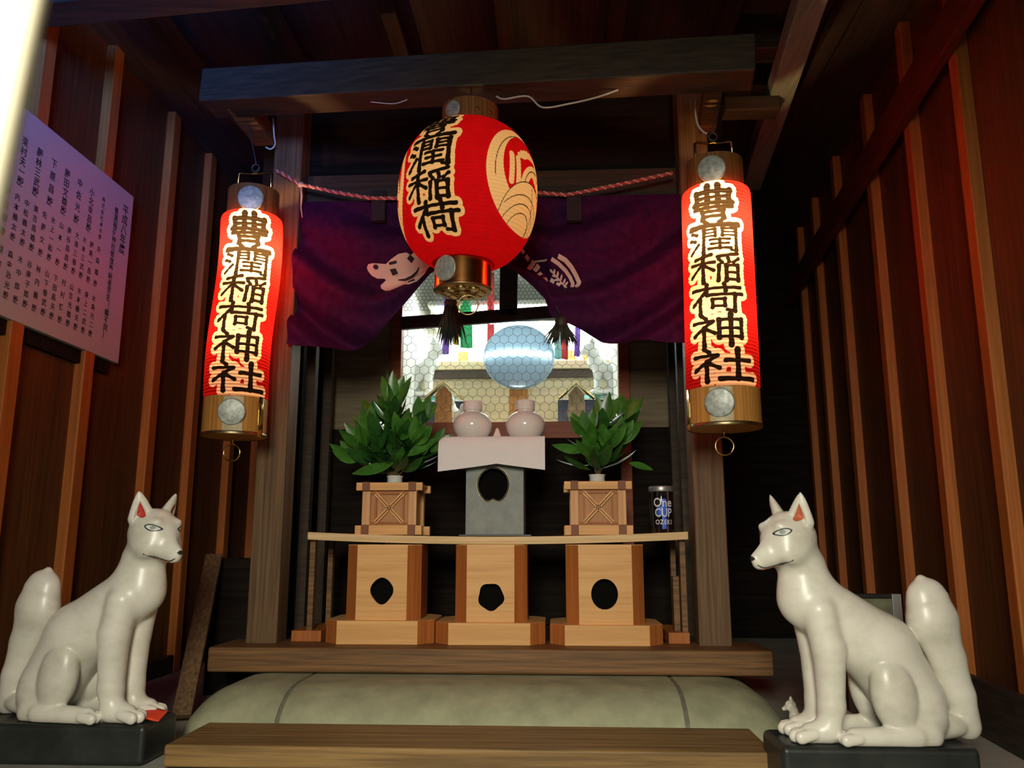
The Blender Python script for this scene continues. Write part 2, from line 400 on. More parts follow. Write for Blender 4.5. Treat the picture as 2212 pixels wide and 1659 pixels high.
for x0, x1 in ((pl0 + 0.005, pl0 + 0.02), (pr1 - 0.02, pr1 - 0.005)):
    MB().b(x0, x1, 1.75 + PW, 2.72, SF - 0.01, 1.42).build('side_wall', M['black_wood'], sh)
for x in (pl0 + 0.045, pr1 - 0.045):
    for y in (1.98, 2.13):
        MB().b(x - 0.012, x + 0.012, y - 0.014, y + 0.014, SF - 0.006, 0.9).build('stud', M['dark_x'], sh, 0.002)

# leaning board at the left of the shrine
a0 = at(463, 1200, Y=1.86); a1 = at(398, 1470, Y=1.60)
tag(MB().beam(a0, Vector((a1.x, a1.y, 0.012)), 0.014, 0.036, up=(1, 0.2, 0)).build('plank', M['post'], None, 0.002),
    'narrow grey-brown plank leaning against the wall behind the fox with the red paper', 'plank')
x0 = at(480, 1210, Y=1.9).x
tag(MB().b(x0 - 0.02, pl0 + 0.0, 1.89, 1.90, 0.0, at(500, 1205, Y=1.9).z).build('dark_panel', M['black_wood'], None, 0.001),
    'black board standing between the leaning plank and the shrine post', 'board')

# ------------------------------------------------------------------ kerb stones under the sill
def kerb(x0, x1, rl, rr):
    """stone with a rounded top front edge; rl / rr: radius of a rounded free end"""
    y0, y1, z1, rt = 1.465, 1.86, 0.078, 0.075
    mb = MB(); nu, nv = 40, 16; rows = []
    xs = [x0 + (x1 - x0) * i / nu for i in range(nu + 1)]
    if rl: xs = sorted(set(xs + [x0 + rl * (1 - math.cos(math.pi / 2 * k / 12)) for k in range(13)]))
    if rr: xs = sorted(set(xs + [x1 - rr * (1 - math.cos(math.pi / 2 * k / 12)) for k in range(13)]))
    vs = []
    for x in xs:
        d = 1.0
        if rl and x < x0 + rl: d = math.sqrt(max(0.0, 1 - ((x0 + rl - x) / rl) ** 2))
        if rr and x > x1 - rr: d = math.sqrt(max(0.0, 1 - ((x - x1 + rr) / rr) ** 2))
        zt = 0.004 + (z1 - 0.004) * d; yf = y0 + (1 - d) * 0.09
        ring = [(x, y1, 0.0), (x, yf, 0.0)]
        for k in range(nv + 1):
            a = math.pi / 2 * k / nv
            ry = 0.13; rz = min(zt, 0.072)
            ring.append((x, yf + ry * (1 - math.cos(a)), zt - rz + rz * math.sin(a)))
        ring.append((x, y1, zt)); vs.append(ring)
    m = len(vs[0]); flat = [p for r in vs for p in r]; fs = []
    for i in range(len(vs) - 1):
        for k in range(m):
            fs.append((i * m + k, i * m + (k + 1) % m, (i + 1) * m + (k + 1) % m, (i + 1) * m + k))
    fs += [tuple(range(m)), tuple(range((len(vs) - 1) * m, len(vs) * m))]
    return mb.add(flat, fs)
kx0 = at(392, 1540, Y=1.53).x; kx3 = at(1712, 1560, Y=1.53).x
kx1 = at(612, 1500, Y=1.5).x; kx2 = at(1478, 1500, Y=1.5).x
for (x0, x1, rl, rr, lab) in ((kx0, kx1 - 0.004, 0.11, 0, 'grey kerb stone with a rounded free end next to the fox with the red paper'),
                              (kx1 + 0.004, kx2 - 0.004, 0, 0, 'long grey kerb stone between the two mortar joints under the sill'),
                              (kx2 + 0.004, kx3, 0, 0.11, 'grey kerb stone with a rounded free end next to the fox by the picture frame')):
    tag(kerb(x0, x1, rl, rr).build('kerb_stone', M['stone'], None, 0, 'auto'), lab, 'stone', 'kerb stones under the shrine')
for kx in (kx1, kx2):
    k = kerb(kx - 0.0042, kx + 0.0042, 0, 0); k.v = [(x, y + 0.002, max(z - 0.002, 0)) for x, y, z in k.v]
    structure(k.build('trim_2' if kx == kx1 else 'trim_3', M['mortar'], None, 0, 'auto'))

# low wooden step in front
bx0 = at(354, 1606, Y=1.28).x; bx1 = at(1676, 1640, Y=1.28).x
st = thing('wooden_step', 'long low plank step lying in front of the grey kerb stones', 'step', ((bx0 + bx1) / 2, 1.35, 0))
MB().b(bx0, bx1, 1.28, 1.44, 0.004, 0.036).build('plank', M['bench'], st, 0.004)
for x in (at(612, 1650, Y=1.28).x, 0.1):
    MB().b(x - 0.016, x + 0.016, 1.283, 1.437, 0.0, 0.006).build('bearer', M['black_wood'], st)

# ------------------------------------------------------------------ fox statues (smooth union of tapered limbs, meshed by surface nets)
def surface_nets(V, org, h):
    S = V < 0
    nx, ny, nz = V.shape
    c = [(i, j, k) for i in (0, 1) for j in (0, 1) for k in (0, 1)]
    cnt = sum(S[i:nx - 1 + i, j:ny - 1 + j, k:nz - 1 + k].astype(np.int8) for i, j, k in c)
    act = (cnt > 0) & (cnt < 8)
    ix = np.argwhere(act); idm = -np.ones(act.shape, np.int64); idm[act] = np.arange(len(ix))
    pos = np.zeros((len(ix), 3)); n = np.zeros(len(ix))
    for a in c:
        for ax in range(3):
            if a[ax]: continue
            b = list(a); b[ax] = 1
            va = V[ix[:, 0] + a[0], ix[:, 1] + a[1], ix[:, 2] + a[2]]; vb = V[ix[:, 0] + b[0], ix[:, 1] + b[1], ix[:, 2] + b[2]]
            m = (va < 0) != (vb < 0)
            t = np.where(m, va / np.where(m, va - vb, 1), 0)
            p = np.array(a, float)[None].repeat(len(ix), 0); p[:, ax] = t
            pos += p * m[:, None]; n += m
    pos = (ix + pos / n[:, None]) * h + np.array(org)
    faces = []
    for ax in range(3):
        sl0 = [slice(None)] * 3; sl1 = [slice(None)] * 3; sl0[ax] = slice(0, -1); sl1[ax] = slice(1, None)
        A = S[tuple(sl0)]; B = S[tuple(sl1)]
        e = np.argwhere(A != B); o1, o2 = [x for x in range(3) if x != ax]
        ok = (e[:, o1] > 0) & (e[:, o2] > 0) & (e[:, o1] < V.shape[o1] - 1) & (e[:, o2] < V.shape[o2] - 1)
        e = e[ok]
        def cell(d1, d2):
            q = e.copy(); q[:, o1] -= d1; q[:, o2] -= d2; return idm[q[:, 0], q[:, 1], q[:, 2]]
        f = np.stack([cell(1, 1), cell(0, 1), cell(0, 0), cell(1, 0)], 1)
        flip = A[e[:, 0], e[:, 1], e[:, 2]]
        if ax == 1: flip = ~flip
        f[~flip] = f[~flip][:, ::-1]
        faces.append(f)
    return pos, np.concatenate(faces)

HT = 0.40                                         # turn of the head
def hturn(v):
    ca, sa = math.cos(HT), math.sin(HT)
    return Vector((v[0] * ca + v[1] * sa, -v[0] * sa + v[1] * ca, v[2]))
def hpt(p): return hturn((p[0] - 262, p[1], p[2])) + Vector((262, 0, 0))
def fox_field(h=7.5):
    lo = np.array((-730., -270., -27.)); hi = np.array((690., 270., 1400.))
    n = ((hi - lo) / h).astype(int) + 1
    X, Y, Z = np.meshgrid(*[np.float32(lo[i] + h * np.arange(n[i])) for i in range(3)], indexing='ij')
    AY = np.abs(Y)
    def cone(a, b, r1, r2, sy=1.0, yy=None):
        yy = Y if yy is None else yy
        ax, ay, az = a; bx_, by_, bz_ = b
        px = X - ax; py = (yy - ay) / sy; pz = Z - az
        dx, dy, dz = bx_ - ax, (by_ - ay) / sy, bz_ - az
        t = np.clip((px * dx + py * dy + pz * dz) / (dx * dx + dy * dy + dz * dz), 0, 1)
        return np.sqrt((px - t * dx) ** 2 + (py - t * dy) ** 2 + (pz - t * dz) ** 2) - (r1 + (r2 - r1) * t)
    def ell(c, r, rot=0.0, yy=None):
        yy = Y if yy is None else yy
        x = X - c[0]; z = Z - c[2]; cs, sn = math.cos(rot), math.sin(rot)
        x, z = cs * x + sn * z, -sn * x + cs * z
        q = np.sqrt((x / r[0]) ** 2 + ((yy - c[1]) / r[1]) ** 2 + (z / r[2]) ** 2)
        return (q - 1) * min(r)
    def smin(a, b, k):
        hh = np.clip(0.5 + 0.5 * (b - a) / k, 0, 1); return b + (a - b) * hh - k * hh * (1 - hh)
    # trunk
    D = cone((238, 0, 765), (-150, 0, 470), 164, 208, 0.84)
    D = smin(D, cone((-150, 0, 470), (-300, 0, 215), 208, 190, 0.9), 40)
    D = smin(D, cone((238, 0, 765), (262, 0, 940), 160, 138, 0.88), 60)
    # head, turned towards the right flank
    ca, sa = math.cos(HT), math.sin(HT); X0, Y0, AY0 = X, Y, AY
    X = 262 + (X0 - 262) * ca - Y0 * sa; Y = ((X0 - 262) * sa + Y0 * ca).astype(np.float32); AY = np.abs(Y)
    Hd = ell((345, 0, 1105), (165, 150, 158), 0.0, Y)
    Hd = smin(Hd, cone((395, 0, 1058), (560, 0, 972), 104, 44, 0.92, Y), 50)
    Hd = smin(Hd, cone((462, 0, 1080), (588, 0, 998), 46, 26, 0.9, Y), 25)
    Hd = smin(Hd, ell((430, 75, 1165), (60, 32, 26), 0.25, AY), 30)
    Hd = smin(Hd, ell((380, 92, 1020), (90, 50, 62), 0.0, AY), 40)
    D = smin(D, Hd, 55)
    # ears
    # ears: flattened cones, hollowed towards front and side
    e0 = np.array((325., 84., 1205.)); e1 = np.array((350., 134., 1362.))
    uu = (e1 - e0) / np.linalg.norm(e1 - e0); ff = np.array((0.80, 0.60, 0.0)); ff -= uu * ff.dot(uu); ff /= np.linalg.norm(ff); ss = np.cross(uu, ff)
    L = np.linalg.norm(e1 - e0)
    qx, qy, qz = X - e0[0], AY - e0[1], Z - e0[2]
    pu = qx * uu[0] + qy * uu[1] + qz * uu[2]; pf = qx * ff[0] + qy * ff[1] + qz * ff[2]; ps = qx * ss[0] + qy * ss[1] + qz * ss[2]
    t = np.clip(pu / L, 0, 1); r = 74 * (1 - t) ** 0.75 + 7
    ear = np.sqrt((pf / 0.60) ** 2 + ps ** 2 + (pu - t * L) ** 2) - r
    r2 = 50 * (1 - t) ** 0.9 - 3
    hol = np.sqrt(((pf - 40) / 0.85) ** 2 + ps ** 2 + (pu - t * L) ** 2) - r2
    ear = np.maximum(ear, -hol)
    D = smin(D, ear, 14)
    X, Y, AY = X0, Y0, AY0
    # front legs
    D = smin(D, cone((215, 96, 700), (176, 104, 480), 98, 92, 1.0, AY), 26)
    Lg = cone((176, 102, 500), (182, 100, 190), 92, 74, 1.0, AY)
    Lg = smin(Lg, cone((182, 100, 190), (205, 100, 75), 74, 66, 1.0, AY), 20)
    Lg = smin(Lg, cone((215, 100, 60), (310, 100, 48), 68, 56, 1.0, AY), 30)
    for yo in (54, 100, 146):
        Lg = smin(Lg, cone((300, yo, 50), (392 if yo == 100 else 372, yo, 34), 30, 36, 0.74, AY), 3)
    D = smin(D, Lg, 16)
    # hind legs
    D = smin(D, ell((-300, 118, 140), (150, 78, 150), 0.0, AY), 40)
    Th = ell((-150, 148, 250), (126, 86, 212), -0.16, AY)
    D = smin(D, Th, 7)
    D = smin(D, cone((-330, 150, 40), (-180, 168, 40), 62, 54, 1.0, AY), 35)
    Ft = cone((-240, 172, 44), (90, 170, 42), 58, 50, 1.0, AY)
    for yo in (130, 170, 210):
        Ft = smin(Ft, cone((80, yo, 40), (150, yo, 32), 28, 33, 0.74, AY), 3)
    D = smin(D, Ft, 12)
    # tail
    T = cone((-610, 0, 66), (-588, 0, 230), 78, 82, 0.85)
    T = smin(T, cone((-588, 0, 230), (-535, 0, 430), 82, 100, 0.8), 25)
    T = smin(T, cone((-535, 0, 430), (-472, 0, 640), 100, 142, 0.72), 30)
    T = smin(T, cone((-472, 0, 640), (-452, 0, 765), 142, 116, 0.72), 30)
    T = smin(T, cone((-452, 0, 765), (-425, 0, 872), 116, 26, 0.75), 25)
    D = smin(D, T, 8)
    D = smin(D, ell((-430, 0, 70), (190, 120, 75)), 18)
    D = np.maximum(D, -Z)
    return D, lo, h

U = 0.00028                                       # metres per design unit of the fox
def fox_mesh(turn):
    global HT, fox_me, fox_bvh
    HT = turn
    V, lo, h = fox_field()
    pos, faces = surface_nets(V, lo, h)
    fox_me = bpy.data.meshes.new('fox_body')
    fox_me.from_pydata([tuple(p) for p in pos * U], [], [tuple(int(i) for i in f) for f in faces])
    bm = bmesh.new(); bm.from_mesh(fox_me)
    for _ in range(2): bmesh.ops.smooth_vert(bm, verts=bm.verts, factor=0.5, use_axis_x=True, use_axis_y=True, use_axis_z=True)
    for v in bm.verts: v.co.z = max(v.co.z, 0.0)
    bmesh.ops.recalc_face_normals(bm, faces=bm.faces)
    bm.to_mesh(fox_me); fox_bvh = BVHTree.FromBMesh(bm); bm.free()
    fox_me.polygons.foreach_set('use_smooth', [True] * len(fox_me.polygons))
    fox_me.materials.append(M['fox'])

def cast(o, d):
    h = fox_bvh.ray_cast(Vector(o) * U, Vector(d).normalized())
    return h[0], h[1]
def fox_patch(outline, rings, src, lift):
    """lay a closed 2-D outline on the fox; src maps a 2-D point to a ray"""
    n = len(outline); cx = sum(p[0] for p in outline) / n; cy = sum(p[1] for p in outline) / n
    vs = []; fs = []; d = None
    for k in range(rings + 1):
        f = max(k / rings, 0.02)
        for x, y in outline:
            o, d = src(cx + (x - cx) * f, cy + (y - cy) * f)
            loc, nn = cast(o, d)
            if loc is None: loc, nn = Vector(o) * U + Vector(d).normalized() * 0.05, -Vector(d).normalized()
            if nn.dot(Vector(d)) > 0: nn = -nn
            vs.append(loc + nn * lift * U)
    for k in range(rings):
        for i in range(n):
            j = (i + 1) % n; fs.append((k * n + i, k * n + j, (k + 1) * n + j, (k + 1) * n + i))
    return vs, fs
def almond(cx, cz, a, b, rot, n=20):
    o = []
    for k in range(n):
        t = 2 * math.pi * k / n; x = a * math.cos(t); z = b * math.sin(t) * (1 - 0.35 * abs(math.cos(t)) ** 2)
        o.append((cx + x * math.cos(rot) - z * math.sin(rot), cz + x * math.sin(rot) + z * math.cos(rot)))
    return o
e0 = Vector((325, 84, 1205)); e1 = Vector((350, 134, 1362)); eu = (e1 - e0).normalized()
ef = Vector((0.80, 0.60, 0)); ef = (ef - eu * ef.dot(eu)).normalized(); es = eu.cross(ef)
def fox(name, label, loc, rotz, scale, mirror, ear_mat):
    root = bpy.data.objects.new(name, fox_me); COL.objects.link(root)
    tag(root, label, 'statue', 'fox statues')
    def raw(nm, parts, mat, parent=root):
        me = bpy.data.meshes.new(nm); vs = []; fs = []
        for v, f in parts:
            o = len(vs); vs += [tuple(p) for p in v]; fs += [tuple(i + o for i in q) for q in f]
        me.from_pydata(vs, [], fs); me.materials.append(mat)
        me.polygons.foreach_set('use_smooth', [True] * len(me.polygons))
        ob = bpy.data.objects.new(nm, me); COL.objects.link(ob); ob.parent = parent; return ob
    for s in (1, -1):
        side = lambda x, z, s=s: (hpt((x + 60, s * 420, z)), hturn((-0.14, -s, 0)))
        ey = raw('eye', [fox_patch(almond(446, 1140, 46, 22, -0.25), 3, side, 1.6)], M['fox_dark'])
        raw('eye_white', [fox_patch(almond(447, 1140, 36, 15, -0.25), 3, side, 2.8)], M['porcelain'], ey)
        raw('iris', [fox_patch(almond(451, 1140, 15, 13, 0), 2, side, 4.0)], M['fox_grey'], ey)
        def front(a, b, s=s):
            o = e0 + es * a + eu * b + ef * 140
            return hpt((o.x, o.y * s, o.z)), hturn((-ef.x, -ef.y * s, -ef.z))
        raw('inner_ear', [fox_patch([(-27, 22), (-14, 14), (0, 12), (14, 14), (27, 22), (20, 52), (11, 84), (0, 112), (-11, 84), (-20, 52)], 3, front, 2.0)], ear_mat)
    # mouth line along both sides of the muzzle, lower lip below it
    def line(pts, r):
        mb = MB(); path = []; other = []
        for x, z in pts:
            l, nn = cast(hpt((x, 300, z)), hturn((0, -1, 0)))
            l2, nn = cast(hpt((x, -300, z)), hturn((0, 1, 0)))
            if l is None or l2 is None: continue
            path.append(l); other.append(l2)
        full = path + other[::-1]
        mb.tube(full, r * U, 6); return mb.v, mb.f
    raw('mouth', [line([(424, 984), (442, 970), (470, 957), (500, 948), (530, 941), (558, 941), (578, 947), (590, 955)], 4.0)], M['fox_dark'])
    raw('lower_lip', [line([(440, 962), (470, 948), (500, 939), (528, 933), (554, 932)], 4.5)], M['lip'])
    raw('nose', [fox_patch(almond(0, 990, 20, 13, 0, 14), 3, lambda y, z: (hpt((700, y, z + 10)), hturn((-1, 0, -0.1))), 2.0)], M['fox_dark'])
    root.location = loc; root.rotation_euler = (0, 0, rotz); root.scale = (scale, scale * (-1 if mirror else 1), scale)
    return root
ZL, ZR = 0.060, 0.064
fox_mesh(0.33)
fL = fox('fox_statue', 'white fox statue facing the shrine centre, with the red paper at its paws', (-0.738, 1.350, ZL), -0.16, 0.925, False, M['ear_red'])
fox_mesh(0.38)
fR = fox('fox_statue', 'white fox statue with orange ears, sitting in front of the small picture frame', (0.420, 1.246, ZR), math.pi + 0.05, 0.885, True, M['ear_orange'])
for (c, y0, x0, x1, z, lab) in ((0, 1.295, -1.0, at(314, 1575, Y=1.295).x, ZL, 'black lacquered plinth holding the fox and the red paper'),
                                (0, 1.195, at(1688, 1605, Y=1.195).x, at(2118, 1600, Y=1.195).x, ZR, 'black lacquered plinth under the fox by the picture frame')):
    tag(MB().b(x0, x1, y0, y0 + 0.112, 0, z - 0.0005).build('plinth', M['plinth'], None, 0.009, seg=3), lab, 'plinth', 'black plinths under the foxes')
c = at(329, 1549, Z=ZL + 0.004)
rp = MB().grid(lambda u, v: Vector((c.x - 0.018 + 0.036 * u, c.y - 0.016 + 0.032 * v, ZL + 0.003 + 0.010 * v + 0.002 * math.sin(5 * u))), 8, 6)
tag(rp.build('paper_scrap', M['red_paper'], None, 0, True, thick=0.001), 'small bright red paper lying by the paw of the fox', 'paper')

# ------------------------------------------------------------------ things on the shrine floor
TB = at(1075, 1176, Y=1.79).z                     # underside of the low shelf
tz0 = at(1075, 1176, Y=1.76).z; tz1 = at(1075, 1159, Y=1.76).z
tx0 = at(664, 1160, Y=1.76).x; tx1 = at(1487, 1160, Y=1.76).x
tb = thing('low_table', 'long pale shelf table with thin legs standing between the posts', 'table', ((tx0 + tx1) / 2, 1.85, SF))
def sag(x): return 0.010 * ((2 * (x - tx0) / (tx1 - tx0) - 1) ** 2)
bo = MB(); nseg = 24; vs = []; fs = []
for i in range(nseg + 1):
    x = tx0 + (tx1 - tx0) * i / nseg; s_ = sag(x)
    vs += [(x, 1.76, tz0 + s_), (x, 1.76, tz1 + s_), (x, 1.96, tz1 + s_), (x, 1.96, tz0 + s_)]
for i in range(nseg):
    for k in range(4): fs.append((i * 4 + k, i * 4 + (k + 1) % 4, i * 4 + 4 + (k + 1) % 4, i * 4 + 4 + k))
fs += [(0, 1, 2, 3), tuple(nseg * 4 + k for k in range(4))]
bo.add(vs, fs).build('board', M['shelf'], tb, 0.0015)
for x in (tx0 + 0.006, tx1 - 0.010):
    for y in (1.79, 1.935):
        MB().b(x - 0.006, x + 0.006, y - 0.008, y + 0.008, SF + 0.022, tz0 + sag(x) + 0.001).build('leg', M['sill'], tb, 0.001)
for (x, w2) in ((at(668, 1360, Y=1.80).x, 0.032), (at(1464, 1366, Y=1.80).x, 0.022)):
    MB().b(x - w2, x + w2, 1.778, 1.95, SF, SF + 0.023).build('foot', M['cedar_dark'], tb, 0.002)
MB().b(tx1 - 0.030, tx1 - 0.017, 1.80, 1.82, SF + 0.022, SF + 0.135).build('brace', M['sill'], tb, 0.001)

def plate_hole(x0, x1, z0, z1, y, hole, th, mb):
    """upright board in the x-z plane with a hole"""
    n = len(hole); cx = sum(p[0] for p in hole) / n; cz = sum(p[1] for p in hole) / n
    outer = []
    for px, pz in hole:
        dx, dz = px - cx, pz - cz; t = 1e9
        if dx > 1e-9: t = min(t, (x1 - cx) / dx)
        if dx < -1e-9: t = min(t, (x0 - cx) / dx)
        if dz > 1e-9: t = min(t, (z1 - cz) / dz)
        if dz < -1e-9: t = min(t, (z0 - cz) / dz)
        outer.append([cx + dx * t, cz + dz * t])
    for c_ in ((x0, z0), (x1, z0), (x1, z1), (x0, z1)):       # pull the nearest ray to each corner
        k = min(range(n), key=lambda i: (outer[i][0] - c_[0]) ** 2 + (outer[i][1] - c_[1]) ** 2); outer[k] = list(c_)
    vs = [(x, y, z) for x, z in outer] + [(x, y, z) for x, z in hole] + [(x, y + th, z) for x, z in hole] + [(x, y + th, z) for x, z in outer]
    fs = []
    for i in range(n):
        j = (i + 1) % n
        fs += [(i, j, n + j, n + i), (n + i, n + j, 2 * n + j, 2 * n + i), (2 * n + i, 2 * n + j, 3 * n + j, 3 * n + i), (3 * n + i, 3 * n + j, j, i)]
    return mb.add(vs, fs)
def blob(cx, cz, rx_, rz_, kind, n=48):
    o = []
    for k in range(n):
        t = 2 * math.pi * k / n; s_, c_ = math.sin(t), math.cos(t); r = 1.0
        if kind == 'lobed': r = 1 + 0.05 * math.cos(5 * t + 1.2) + 0.02 * math.cos(3 * t)
        if kind == 'point': r = 1 + 0.12 * max(0, -s_) ** 6 + 0.03 * math.cos(4 * t)
        if kind == 'apple': r = 1 - 0.16 * math.exp(-((t - 1.5 * math.pi) / 0.22) ** 2) + 0.05 * math.exp(-((abs(t - 1.5 * math.pi) - 0.5) / 0.3) ** 2)
        if kind == 'scallop': r = 1 + 0.035 * math.cos(6 * t + 0.4)
        o.append((cx + rx_ * r * c_, cz + rz_ * r * s_))
    return o
def octa(x0, x1, y0, y1, ch):
    return [(x0 + ch, y0), (x1 - ch, y0), (x1, y0 + ch), (x1, y1 - ch), (x1 - ch, y1), (x0 + ch, y1), (x0, y1 - ch), (x0, y0 + ch)]
def offering_stand(bx, fx, wx, hole, kind, lab):
    """upside-down offering stand: flat tray base and an eight-sided body with a hole; pixel spans at the front"""
    yb, yf = 1.735, 1.749
    X0 = at(bx[0], 1360, Y=yb + 0.03).x; X1 = at(bx[1], 1360, Y=yb + 0.03).x
    zt = at((bx[0] + bx[1]) / 2, bx[2], Y=yb).z
    r = thing('offering_stand', lab, 'stand', ((X0 + X1) / 2, yb + 0.1, SF), 'plain wooden offering stands under the shelf')
    ch = 0.030
    D2 = 0.178
    tr = MB().prism(octa(X0, X1, yb, yb + D2, ch), Matrix.Translation((0, 0, SF)), zt - SF)
    o = tr.build('base', M['cedar'], r, 0.0015)
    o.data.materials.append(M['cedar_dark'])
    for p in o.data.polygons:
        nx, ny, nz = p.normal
        if abs(nx) > 0.5 and abs(ny) > 0.3: p.material_index = 1  # shade of the slanted corner faces put into the colour
    x0 = at(wx[0], 1260, Y=yf).x; x1 = at(wx[1], 1260, Y=yf).x
    zb = zt; z1 = tz0 - 0.002
    hx0 = at(hole[0], 1280, Y=yf).x; hx1 = at(hole[1], 1280, Y=yf).x; hz1 = at(1060, hole[2], Y=yf).z; hz0 = at(1060, hole[3], Y=yf).z
    hl = blob((hx0 + hx1) / 2, (hz0 + hz1) / 2, (hx1 - hx0) / 2, (hz1 - hz0) / 2, kind)
    mb = MB(); plate_hole(x0, x1, zb, z1, yf, hl, 0.006, mb)
    mb.build('front_panel', M['cedar'], r)
    cc = 0.026; yk = yf + 0.14
    sd = MB()
    rings = [(x1, yf), (x1 + cc, yf + cc), (x1 + cc, yk - cc), (x1, yk), (x0, yk), (x0 - cc, yk - cc), (x0 - cc, yf + cc), (x0, yf)]
    vs = []; fs = []
    for i in range(8):
        x, y = rings[i]; ix = x + (0.006 if x < (x0 + x1) / 2 else -0.006) * (0 if i in (0, 7) else 1); iy = y + (0.006 if y < yf + 0.07 else -0.006) * (0 if i in (0, 7) else 1)
        vs += [(x, y, zb), (x, y, z1), (ix, iy, z1), (ix, iy, zb)]
    for i in range(7):
        a, b2 = i * 4, i * 4 + 4
        for k in range(4): fs.append((a + k, a + (k + 1) % 4, b2 + (k + 1) % 4, b2 + k))
    fs += [(0, 1, 2, 3), (28, 29, 30, 31)]
    sd.add(vs, fs); sd.build('side_panel', M['cedar_dark'], r)  # darker cedar paints the shade of the faces turned sideways
    MB().b(x0 + 0.001, x1 - 0.001, yf + 0.030, yf + 0.034, zb + 0.001, z1 - 0.001).build('hole_shade_board', M['hole_shade'], r)  # dark sheet added to paint the shade behind the hole
    top = MB().prism([(x0, yf), (x1, yf), (x1 + cc, yf + cc), (x1 + cc, yk - cc), (x1, yk), (x0, yk), (x0 - cc, yk - cc), (x0 - cc, yf + cc)], Matrix.Translation((0, 0, z1)), 0.0018)
    top.build('top_panel', M['cedar'], r)
    return r
offering_stand((704, 938, 1341), None, (770, 879), (800, 849, 1249, 1303), 'point', 'pale wooden offering stand nearest the notice board, with a small pointed hole')
offering_stand((941, 1178, 1346), None, (1008, 1111), (1033, 1088, 1260, 1319), 'lobed', 'pale wooden offering stand directly under the grey box, with a lobed hole')
offering_stand((1188, 1432, 1351), None, (1250, 1366), (1277, 1335, 1250, 1316), 'round', 'pale wooden offering stand nearest the glass cup, with a round black hole')

def shelf_z(x): return tz1 + sag(x) + 0.0005
# lattice stands for the evergreen vases
def lattice_stand(px0, px1, pyt, lab):
    yf = 1.775
    x0 = at(px0, 1100, Y=yf).x; x1 = at(px1, 1100, Y=yf).x; xc = (x0 + x1) / 2; W = x1 - x0
    z0 = shelf_z(x0 if xc < -0.15 else x1) - 0.0005 ; z0 = shelf_z(xc); z1 = at(1060, pyt, Y=yf).z
    r = thing('lattice_stand', lab, 'stand', (xc, yf + W / 2, z0), 'lattice stands holding the evergreens')
    D2 = W * 0.92; yb = yf + D2; e = 0.012; tr = 0.013
    pw = 0.018; px_ = 0.013
    for sx in (x0 + px_, x1 - px_ - pw):
        for sy in (yf + 0.008, yb - 0.008 - pw):
            MB().b(sx, sx + pw, sy, sy + pw, z0, z1 - 0.002).build('corner_post', M['cedar_z'], r, 0.001)
    for nm, za, zb in (('top_rail', z1 - 0.017, z1), ('base_rail', z0, z0 + 0.020)):
        for sy in (yf + 0.003, yb - 0.017):
            MB().b(x0, x1, sy, sy + 0.014, za, zb).build(nm, M['cedar'], r, 0.001)
        for sx in (x0 + px_ + 0.001, x1 - px_ - pw + 0.001):
            MB().b(sx, sx + 0.016, yf - 0.001, yb + 0.001, za - 0.0012, zb + 0.0012).build(nm, M['endgrain'], r, 0.001)
    xa, xb = x0 + px_ + pw, x1 - px_ - pw; za, zb = z0 + 0.020, z1 - 0.017
    MB().b(xa - 0.002, xb + 0.002, yf + 0.016, yf + 0.021, za - 0.002, zb + 0.002).build('panel', M['panel_cedar'], r)
    MB().b(xa - 0.002, xb + 0.002, yb - 0.021, yb - 0.016, za - 0.002, zb + 0.002).build('panel', M['cedar_z'], r)
    for sx in (xa - 0.01, xb + 0.005):
        MB().b(sx, sx + 0.005, yf + 0.024, yb - 0.024, za, zb).build('panel', M['cedar_z'], r)
    MB().b(x0 + 0.006, x1 - 0.006, yf + 0.006, yb - 0.006, z1 - 0.006, z1 - 0.001).build('top_panel', M['cedar'], r)
    g = MB(); i = 0.011
    for z in (za + 0.006, zb - 0.006): g.b(xa, xb, yf + 0.011, yf + 0.017, z - 0.0022, z + 0.0022)
    for x in (xa + i, xb - i): g.b(x - 0.0022, x + 0.0022, yf + 0.010, yf + 0.016, za, zb)
    g.build('lattice_frame', M['cedar_dark'], r)
    g = MB(); A = (xa + i, za + 0.006); B = (xb - i, zb - 0.006)
    for (p, q) in (((A[0], A[1]), (B[0], B[1])), ((A[0], B[1]), (B[0], A[1]))):
        dx, dz = q[0] - p[0], q[1] - p[1]; l = math.hypot(dx, dz); nx_, nz_ = -dz / l * 0.0026, dx / l * 0.0026
        for s_ in (-1, 1):
            g.beam((p[0] + nx_ * s_, yf + 0.0115, p[1] + nz_ * s_), (q[0] + nx_ * s_, yf + 0.0115, q[1] + nz_ * s_), 0.009, 0.0030)
    g.build('lattice_cross', M['cedar'], r)
    return r, xc, yf + D2 / 2, z1
sL = lattice_stand(767, 911, 1041, 'small cross-braced wooden stand under the taller evergreen, away from the glass cup')
sR = lattice_stand(1219, 1367, 1040, 'small cross-braced wooden stand with an evergreen, next to the glass cup')

